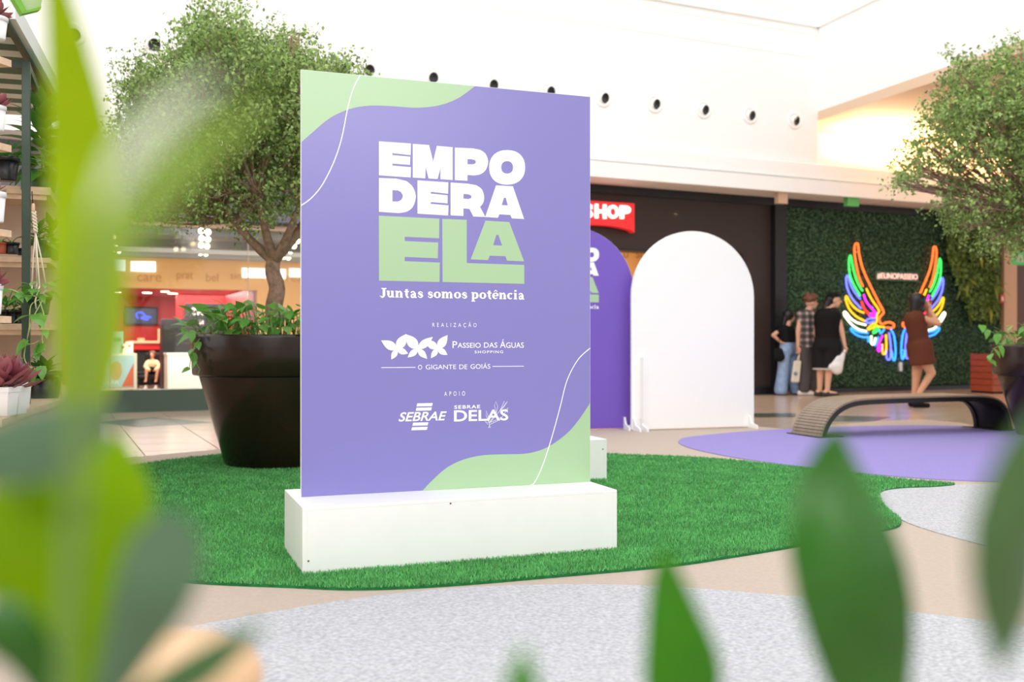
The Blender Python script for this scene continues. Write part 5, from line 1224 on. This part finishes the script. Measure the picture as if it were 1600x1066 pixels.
cx_, cy_ = np.mean(poly, 0); m = MB(); m.prism([(p[0]+(.03 if p[0] > cx_ else -.03)*.6, p[1]-.02) for p in poly], zct-.03, zct); m.build('counter_top', M_ply, kio)
ptop_ = pz(97, 4.9)
m = MB(); m.box(KF, -.019, .019, -.019, .019, zct, ptop_, .002); m.build('post', M_gsteel, kio)
m = MB(); m.box(KF, -1.6, -.019, -.016, .016, ptop_-.035, ptop_); m.build('beam', M_gsteel, kio)
m = MB(); m.box(KF, -.019, .019, 1.25, 1.288, zct, ptop_, .002); m.build('post', M_gsteel, kio)
m = MB(); m.box(KF, -.016, .016, .02, 1.25, ptop_-.035, ptop_); m.build('beam', M_gsteel, kio)
# far shelves behind the post
def kz(px, py, b): return KF.hit(px, py, b)
shelf_z = []
for (py0, py1) in ((293, 305), (403, 411), (507, 516)):
    a1, z0 = kz(79, py1, .28); _, z1 = kz(79, py0, .28); shelf_z.append(z1)
    m = MB(); m.box(KF, -1.6, a1, .28, .78, z0, z1, .002); m.build('shelf', M_ply, kio)
    m = MB(); m.box(KF, -1.6, a1-.02, .30, .31, z0-.025, z0); m.build('batten', M_ply, kio)
m = MB(); m.box(KF, -1.6, kz(79, 400, .28)[0]+.02, .80, .82, zct, kz(79, 293, .28)[1]); m.build('back_panel', M_back, kio)
for a_ in (-1.2,): m = MB(); m.box(KF, a_, a_+.02, .3, .8, zct, shelf_z[0]-.05); m.build('divider', M_ply, kio)
# near stepped shelves cut by the left edge
NK = Fr((18-CX)/F*4.1, 4.1, 0); near_z = []
for py in (105, 238, 371, 505):
    z0 = pz(py, 4.1); near_z.append(z0+.028)
    c_ = NK.o; m = MB()
    pts = [(c_.x, c_.y), (c_.x-.17, c_.y-.62), (c_.x-1.2, c_.y-.4), (c_.x-1.0, c_.y+.12)]
    m.prism(pts[::-1], z0, z0+.028); m.build('shelf', M_ply, kio)
m = MB(); m.box(NK, -.75, -.72, -.2, -.17, zct, near_z[0]); m.build('post', M_gsteel, kio)
# striped roof over the stall
A = P(20, 58, 4.55); Bq = P(96, 150, 6.2); dirv = Vector((Bq.x-A.x, Bq.y-A.y, 0)); RL = dirv.length; RF = Fr(A.x, A.y, math.degrees(math.atan2(dirv.y, dirv.x))); rz0 = (A.z+Bq.z)/2
# RF.u runs away from the viewer, RF.v points left
M_wslat = mat('white_awning', (226, 226, 220), .5); M_gslat = mat('green_awning', (8, 84, 48), .5); M_fas = mat('pale_grey_fascia', (222, 224, 224), .4)
k = 0; u = -.1
while u < RL+.3:
    m = MB(); m.box(RF, u, u+.118, .0, 1.7, rz0, rz0+.012); m.build('roof_slat', M_wslat if k % 2 else M_gslat, kio); u += .12; k += 1
m = MB(); m.box(RF, -.12, RL+.35, -.03, 0.0, rz0-.02, rz0+.07); m.build('fascia', M_fas, kio)
m = MB(); m.box(RF, -.12, RL+.35, 0.0, .03, rz0-.035, rz0); m.build('roof_beam', M_gsteel, kio)
m = MB(); m.box(RF, -.12, RL+.35, .38, .42, rz0-.05, rz0); m.build('roof_beam', M_dark, kio)
q = P(46, 8, 3.6); QF = Fr(q.x, q.y, 40)
t = thing('hanging_pennant', q, 'folded green and pale board corner hanging at the top left', 'board')
m = MB(); m.plate(QF, [(-.075, .06), (-.02, -.035), (.035, -.005), (.045, .06)], -.01, .012); 
m.v = [(v[0], v[1], v[2]+q.z) for v in m.v]; m.build('panel', mat('pale_green_face', (190, 215, 160), .5, trans=.3), t)
m = MB(); m.plate(QF, [(-.09, .06), (-.028, -.042), (-.015, -.028), (-.06, .06)], -.02, .02); m.v = [(v[0], v[1], v[2]+q.z) for v in m.v]; m.build('edge', mat('bright_green_edge', (110, 175, 50), .5), t)
m = MB(); m.plate(QF, [(-.028, -.042), (.032, -.014), (.035, -.002), (-.02, -.03)], -.02, .02); m.v = [(v[0], v[1], v[2]+q.z) for v in m.v]; m.build('edge', mat('bright_green_edge', (110, 175, 50), .5), t)
m = MB(); m.tube([q+Vector((0, 0, .05)), q+Vector((0, 0, .9))], .004, 5); m.build('cord', M_white, t)

# ---- pots and plants
M_wp = mat('white_plastic_pot', (240, 240, 242), .35); M_bp = mat('black_plastic_pot', (26, 28, 32), .35); M_gp = mat('dark_green_pot', (44, 84, 50), .4); M_tc = mat('terracotta', (170, 84, 58), .7)
M_succ = mat('burgundy_succulent', (150, 84, 92), .45, noise=(12, .25)); M_succ2 = mat('mauve_succulent', (160, 130, 142), .5)
M_pg = mat('palm_leaf', (84, 140, 60), .4, trans=.3)
LS = leaf_mesh('succulent', .085, .05, M_succ, fold=.45, curl=-.35); LS2 = leaf_mesh('succulent', .07, .035, M_succ2, fold=.5, curl=-.3)
LG = leaf_mesh('broad', .16, .07, M_pg, curl=.5); LN = leaf_mesh('narrow', .24, .028, M_pg, curl=.6)
def pot(c, r, h, m, label, name='plant_pot', square=False, rib=False):
    t = thing(name, c, label, 'plant pot'); c = Vector(c); b = MB()
    n = 4 if square else 26; k = math.sqrt(2) if square else 1
    b.lathe(c, [(r*.74*k, 0), (r*.76*k, .004), (r*.93*k, h*.82)], n); 
    if square: b.sm = [False]*len(b.sm)
    b.build('body', m, t)
    b = MB(); b.lathe(c, [(r*.93*k, h*.82), (r*k, h*.82), (r*1.02*k, h*.98), (r*k, h), (r*.93*k, h), (r*.9*k, h*.85)], n, close=False)
    if square: b.sm = [False]*len(b.sm)
    b.build('rim', m, t)
    b = MB(); b.lathe(c+Vector((0, 0, h*.86)), [(.001, .004), (r*.92*k, 0)], n, close=False); b.build('soil', M_soil, t)
    if square:
        for j in range(4): pass
    return t
def rosette(c, label, me, n, r, seed, name='succulent', up=(.1, 1.3), hgt=.0):
    rr = random.Random(seed); t = thing(name, c, label, 'plant')
    for i in range(n):
        th = i*2.4; k = i/n; p = Vector(c)+Vector((math.cos(th)*r*(1-k)*.35, math.sin(th)*r*(1-k)*.35, hgt*k))
        inst('leaf', me, t, orient(p, (math.cos(th), math.sin(th), 0), up[0]+(up[1]-up[0])*k+rr.gauss(0, .12), rr.gauss(0, .2), rr.uniform(.8, 1.2)*(1-.3*k)*r/.06))
    st = MB(); st.tube([Vector(c)-Vector((0, 0, .02)), Vector(c)+Vector((0, 0, max(.02, hgt)))], .005, 6); st.build('stem', M_stem, t)
    return t
def on(px, d, z): return Vector(((px-CX)/F*d, d, z))
# near shelves (top to bottom)
spec = [  # px centre, shelf idx, radius, height, pot label, plant label, leaf
 (2, 0, .042, .085, 'white pot on the topmost left shelf at the frame edge', 'dark spiky succulent in the white pot on the topmost left shelf', LS),
 (2, 1, .036, .095, 'white pot on the second left shelf under the striped roof', 'pink succulent in the white pot under the striped roof', LS),
 (0, 2, .040, .115, 'white pot on the third left shelf beside the green post', 'mauve succulent above the third left shelf', LS2),
 (-2, 3, .034, .115, 'white pot on the fourth left shelf, just above the counter pots', 'red pink succulent in the pot on the fourth left shelf', LS)]
for i, (px, k, r, h, pl_, ll_, me) in enumerate(spec):
    dd_ = 3.82; z = near_z[k]+.001; c_ = on(px-8, dd_, z); pot(c_, r, h, M_wp, pl_); rosette(c_+Vector((0, 0, h*.9)), ll_, me, 22, .040, i, hgt=.05)
# black pot on the second near shelf step behind: palm
zA = shelf_z[0]+.001; zB = shelf_z[1]+.001; zC = shelf_z[2]+.001
c_ = on(8, 4.98, zA); pot(c_, .068, .115, M_bp, 'round black pot on the upper far shelf left of the green post'); 
rosette(c_+Vector((0, 0, .10)), 'palm-like green plant in the round black pot on the upper far shelf', LN, 26, .05, 21, 'potted_palm', (.3, 1.4))
c_ = on(66, 5.35, zA); pot(c_, .085, .11, M_gp, 'dark green pot on the upper far shelf right of the post')
rosette(c_+Vector((0, 0, .10)), 'tall leafy green plant reaching the roof right of the post', LG, 60, .075, 22, 'leafy_plant', (-.1, 1.4), .34)
c_ = on(2, 4.95, zB); pot(c_, .030, .055, M_tc, 'small terracotta pot on the middle far shelf'); rosette(c_+Vector((0, 0, .05)), 'small green seedling in the terracotta pot', LG, 9, .02, 23)
c_ = on(18, 4.98, zB); pot(c_, .038, .058, M_bp, 'small black pot beside the terracotta pot on the middle shelf'); rosette(c_+Vector((0, 0, .05)), 'small dark seedling in the black pot on the middle shelf', LN, 8, .018, 24)
c_ = on(33, 5.05, zB); pot(c_, .022, .035, M_bp, 'tiny black pot left against the green post on the middle shelf')
c_ = on(62, 5.2, zB); pot(c_, .036, .09, M_gp, 'green pot just right of the hanging cord on the middle shelf'); rosette(c_+Vector((0, 0, .08)), 'bushy green plant on the middle shelf right of the cord', LG, 20, .035, 25, hgt=.08)
c_ = on(80, 5.35, zB); pot(c_, .05, .09, M_gp, 'wider green pot at the right end of the middle shelf'); rosette(c_+Vector((0, 0, .08)), 'silvery leaved plant at the right end of the middle shelf', LG, 26, .045, 26, hgt=.1)
for i, px in enumerate((8, 22, 34)):
    c_ = on(px, 5.0, zC); pot(c_, .03, .07, M_bp, 'small black pot on the lower far shelf, ' + ['leftmost', 'middle', 'rightmost'][i]+' of three'); rosette(c_+Vector((0, 0, .06)), 'bright green seedling on the lower far shelf, '+['leftmost', 'middle', 'rightmost'][i]+' of three', LG, 12, .028, 30+i, hgt=.05)
c_ = on(8, 5.1, zct+.001); pot(c_, .05, .10, M_bp, 'black pot at the back of the counter under the lower shelf'); rosette(c_+Vector((0, 0, .09)), 'upright striped plant at the back of the counter', LN, 10, .03, 41, up=(1.2, 1.5))
# counter pots
for i, (px, dd_, r, h) in enumerate(((22, 4.25, .046, .12), (4, 4.15, .05, .12), (-8, 4.5, .05, .12), (33, 4.6, .034, .12))):
    c_ = on(px, dd_, zct+.001); pot(c_, r, h, M_wp, ['white ribbed square pot at the counter edge, nearest the post', 'white square pot at the frame edge on the counter', 'white square pot behind the others at the frame edge', 'narrow white square pot right beside the green post'][i], square=True)
    rosette(c_+Vector((0, 0, .11)), ['large burgundy succulent in the white pot nearest the post', 'burgundy succulent at the left frame edge on the counter', 'mauve succulent behind the burgundy ones on the counter', 'tall mauve succulent in the narrow white pot beside the post'][i], (LS, LS, LS2, LS2)[i], 26, (.075, .07, .07, .06)[i], 50+i, hgt=.07)
c_ = on(70, 5.45, zct+.001); t = pot(c_, .095, .14, M_bp, 'large black pot with white tag on the counter right of the post')
m = MB(); m.box(W0, c_.x-.015, c_.x+.015, c_.y-.098, c_.y-.093, c_.z+.085, c_.z+.105); m.build('tag', M_white, t)
rosette(c_+Vector((0, 0, .12)), 'low green plant in the large black pot on the counter', LG, 24, .05, 61, hgt=.04)
# macrame hanger with trailing pothos
M_cot = mat('cotton_cord', (232, 222, 200), .8)
dh = 4.75; hk = P(52, 300, dh)
mh = thing('macrame_hanger', hk, 'cream macrame cord hanger with wooden bead beside the green post', 'plant hanger')
m = MB(); m.tube([P(50, 299, dh), P(51, 318, dh)], .0025, 6); m.build('hook_cord', M_rod, mh)
m = MB(); m.lathe(P(52, 331, dh), [(.006, 0), (.008, .01), (.007, .035), (.004, .04)], 12); m.build('bead', M_ply, mh)
m = MB()
for s_ in (0, PI): m.tube([P(53+i*.14, 331+i*1.5, dh)+Vector((math.cos(s_+i*.9)*.007, math.sin(s_+i*.9)*.007, 0)) for i in range(22)], .005, 6)
m.build('braid', M_cot, mh, kind='stuff')
pc = P(60, 478, dh)
for px, py, dy in ((50, 446, .0), (62, 447, -.07), (73, 452, .02), (58, 442, .08)):
    e = P(px, py, dh+dy); m = MB(); m.tube([P(55.5, 364, dh), P((55.5+px)/2-.5, 400, dh+dy/2), e], .0035, 6); m.build('strand', M_cot, mh)
    m = MB(); m.tube([e, P(px*.5+30-6, 470, dh+dy*1.3), P(58, 493, dh+.0)], .0035, 6); m.build('strand', M_cot, mh)
pcc = P(61, 492, dh); pot(pcc, .055, .085, M_gp, 'green pot held in the macrame hanger')
vt = thing('trailing_pothos', pcc+Vector((0, 0, .08)), 'pale trailing pothos spilling from the macrame hanger beside the post', 'plant'); r_ = random.Random(77)
M_vine = mat('pale_vine', (190, 210, 130), .5)
for i in range(26):
    th = r_.uniform(0, 2*PI); p = pcc+Vector((math.cos(th)*.05, math.sin(th)*.05, .085+r_.uniform(0, .07))); inst('leaf', PO[r_.choice((0, 1, 2))], vt, orient(p, (math.cos(th), math.sin(th), 0), r_.uniform(-.5, .8), r_.uniform(-.4, .4), r_.uniform(.35, .6)))
for pts, nl in (([(62, 468), (48, 478), (46, 510), (42, 535), (52, 537), (62, 532)], 3), ([(66, 470), (56, 488), (50, 500), (40, 540), (38, 560), (45, 572), (55, 577), (64, 572)], 5), ([(52, 462), (38, 462), (24, 455), (14, 452)], 5), ([(62, 470), (70, 500), (66, 530), (70, 550)], 4)):
    q = [tuple(P(x, y, dh-.07)) for x, y in pts]; m = MB(); sq = smooth_path(q, 4); m.tube(sq, .0028, 5); m.build('vine', M_vine, vt)
    for j in range(nl):
        p = Vector(sq[int((j+1)*(len(sq)-1)/nl)]); inst('leaf', PO[r_.choice((0, 1))], vt, orient(p, (r_.gauss(0, 1), -1, 0), r_.uniform(-1.2, .1), r_.uniform(-.4, .4), r_.uniform(.45, .7)))

# ============================================================ FOREGROUND PLANTS right in front of the lens
M_f1 = mat('lime_leaf', (176, 200, 0), .5, .15, trans=.62, noise=(14, .08)); M_f2 = mat('mid_green_leaf', (66, 150, 14), .3, .5, trans=.35, noise=(16, .14)); M_f3 = mat('deep_green_leaf', (52, 112, 34), .25, .5, trans=.25, noise=(16, .2)); M_f4 = mat('grey_green_leaf', (100, 134, 104), .25, .5, trans=.3)
M_f5 = mat('yellow_green_leaf', (150, 188, 0), .5, .15, trans=.6, noise=(14, .1))
def big_leaf(parent, spine, wpx, m, tilt=0.0, n=14, fold=.18, name='leaf'):
    """spine [(px, py, depth)], wpx = widths measured across it; the blade has a folded midrib and thickness"""
    sp_ = smooth_path(spine, max(2, n//(len(spine)-1))); wq = smooth_path([(w_,) for w_ in wpx], max(2, n//(len(spine)-1)))
    pts = [P(*p) for p in sp_]; N_ = len(pts); top = []; 
    for i, p in enumerate(pts):
        t_ = (pts[min(i+1, N_-1)]-pts[max(i-1, 0)]).normalized(); view = Vector((0, 1, 0)); side = t_.cross(view).normalized()
        nrm = side.cross(t_).normalized(); side = (side*math.cos(tilt)+nrm*math.sin(tilt)); hw = max(0.0002, wq[i][0])/F*sp_[i][2]/2
        for u_ in (-1, -.5, 0, .5, 1): top.append(p+side*hw*u_+nrm*hw*fold*(abs(u_)**1.5))
    fs = []; k5 = 5
    for i in range(N_-1):
        for j in range(4): a_ = i*k5+j; fs.append((a_, a_+1, a_+k5+1, a_+k5))
    b = MB(); M_ = len(top); off = Vector((0, .0006, 0)); b.add(top, fs, True); b.add([p+off for p in top], [tuple(reversed(q_)) for q_ in fs], True)
    b.build(name, m, parent)
def petiole(parent, pts, r=.0022, m=None):
    b = MB(); b.tube(smooth_path([tuple(P(*p)) for p in pts], 4), r, 7); b.build('stem', m or M_stem, parent)
troughs = []
def trough(cx_, cy__, label):
    f_ = Fr(cx_, cy__, 0); t = thing('planter_trough', (cx_, cy__, 0.004), label, 'planter')
    for k in range(4): m = MB(); m.box(f_, -.28, .28, -.11, -.095, .02+k*.125, .14+k*.125, .002); m.build('plank', M_rw, t)
    for k in range(4): m = MB(); m.box(f_, -.28, .28, .095, .11, .02+k*.125, .14+k*.125, .002); m.build('plank', M_rw, t)
    for a_ in (-.28, .265): m = MB(); m.box(f_, a_, a_+.015, -.095, .095, .005, .52); m.build('end_board', M_rw, t)
    m = MB(); m.box(f_, -.264, .264, -.094, .094, .02, .47); m.build('soil', M_soil, t)
trough(-.30, .52, 'wooden trough below the frame holding the left foreground plant'); trough(.30, .52, 'wooden trough below the frame holding the right foreground plant')
gl = thing('foreground_plant', (-.22, .5, .47), 'out of focus lime green plant close to the lens on the left', 'plant')
gr = thing('foreground_plant', (.25, .5, .47), 'out of focus dark green pointed leaves close to the lens at the lower right', 'plant')
# left: long lime leaf
big_leaf(gl, [(72, -90, .47), (100, 60, .46), (125, 250, .45), (135, 450, .44), (128, 600, .44), (104, 735, .45)], [14, 58, 104, 112, 86, 10], M_f1, .25)
big_leaf(gl, [(96, 690, .45), (90, 780, .43), (95, 880, .42), (98, 980, .42), (100, 1120, .43)], [170, 262, 250, 190, 60], M_f5, .2)
big_leaf(gl, [(100, 860, .47), (60, 780, .42), (20, 735, .40), (-40, 715, .38)], [80, 150, 150, 60], M_f5, .3)
big_leaf(gl, [(262, 800, .36), (258, 850, .36), (235, 930, .36), (200, 1010, .37), (160, 1100, .38)], [30, 108, 120, 84, 40], M_f4, .3)
big_leaf(gl, [(178, 640, .33), (120, 672, .33), (50, 700, .33), (-40, 720, .33)], [20, 90, 120, 90], M_f4, .2)
big_leaf(gl, [(150, 330, .22), (200, 240, .22), (262, 175, .22), (345, 118, .22)], [6, 50, 46, 5], mat('pale_leaf', (226, 234, 212), .35, trans=.5), .2)
big_leaf(gl, [(150, 470, .22), (215, 330, .22), (300, 240, .22), (420, 150, .22)], [6, 62, 60, 5], mat('soft_yellow_leaf', (158, 190, 80), .35, trans=.5), .2)
big_leaf(gl, [(412, 975, .38), (355, 1015, .39), (290, 1060, .40), (200, 1110, .41)], [4, 44, 60, 40], mat('muted_green_leaf', (96, 140, 92), .35, trans=.3), .2)
big_leaf(gl, [(-30, 960, .36), (20, 1000, .36), (60, 1060, .37), (80, 1130, .38)], [70, 90, 60, 20], M_f3, .2)
for pts in (([(100, 1090, .44), (96, 1200, .46), (90, 1500, .5), (95, 1780, .5)]), ([(102, 730, .45), (104, 850, .46), (100, 1100, .47), (95, 1780, .5)]), ([(165, 1090, .39), (140, 1300, .45), (110, 1780, .5)]), ([(205, 1108, .41), (170, 1300, .46), (120, 1780, .5)]), ([(150, 330, .22), (120, 620, .26), (90, 1200, .34), (80, 1760, .48)]), ([(150, 470, .22), (130, 700, .27), (100, 1250, .36), (90, 1760, .48)]), ([(-40, 715, .38), (-60, 1000, .42), (20, 1740, .49)]), ([(80, 1130, .38), (60, 1400, .44), (60, 1760, .49)]), ([(-40, 720, .33), (-90, 1000, .38), (0, 1740, .49)])):
    petiole(gl, pts, .0016, M_stem)
# right
big_leaf(gr, [(1040, 852, .46), (1042, 900, .46), (1055, 980, .46), (1072, 1080, .47), (1085, 1200, .48)], [4, 50, 96, 130, 40], M_f2, .2)
big_leaf(gr, [(1308, 668, .46), (1304, 740, .46), (1322, 850, .45), (1355, 980, .45), (1372, 1100, .46), (1380, 1230, .47)], [6, 112, 192, 194, 130, 10], M_f3, .25)
big_leaf(gr, [(1740, 600, .33), (1655, 718, .33), (1590, 830, .33), (1578, 960, .34), (1560, 1050, .34)], [100, 190, 165, 112, 6], M_f4 if False else mat('shiny_green_leaf', (76, 116, 64), .18, .6, trans=.25, noise=(10, .2)), .35)
big_leaf(gr, [(820, 1010, .36), (815, 1060, .36), (820, 1140, .37), (830, 1220, .38)], [4, 46, 60, 20], M_f2, .2)
for pts in (([(1085, 1190, .48), (1100, 1400, .5), (1110, 1780, .5)]), ([(1380, 1220, .47), (1350, 1400, .5), (1300, 1780, .5)]), ([(1740, 600, .33), (1760, 800, .36), (1620, 1300, .44), (1500, 1780, .5)]), ([(830, 1215, .38), (900, 1400, .44), (1000, 1780, .5)])):
    petiole(gr, pts, .0018, M_stem)
# pale tan rounded object at the bottom edge
q = P(268, 1085, .80); t = thing('round_stool', (q.x, q.y, 0.004), 'blurred pale tan round topped stool with white leg at the bottom left edge', 'stool')
zt5 = P(268, 1003, .80).z
m = MB(); m.lathe((q.x, q.y, 0), [(.0001, zt5), (.045, zt5-.002), (.066, zt5-.014), (.072, zt5-.03), (.068, zt5-.05), (.0001, zt5-.05)], 28, close=False); m.build('seat', mat('pale_tan_wood', (226, 186, 146), .5), t)
m = MB(); m.lathe((q.x, q.y, 0), [(.066, .004), (.060, zt5-.05)], 24); m.build('leg', M_white, t)
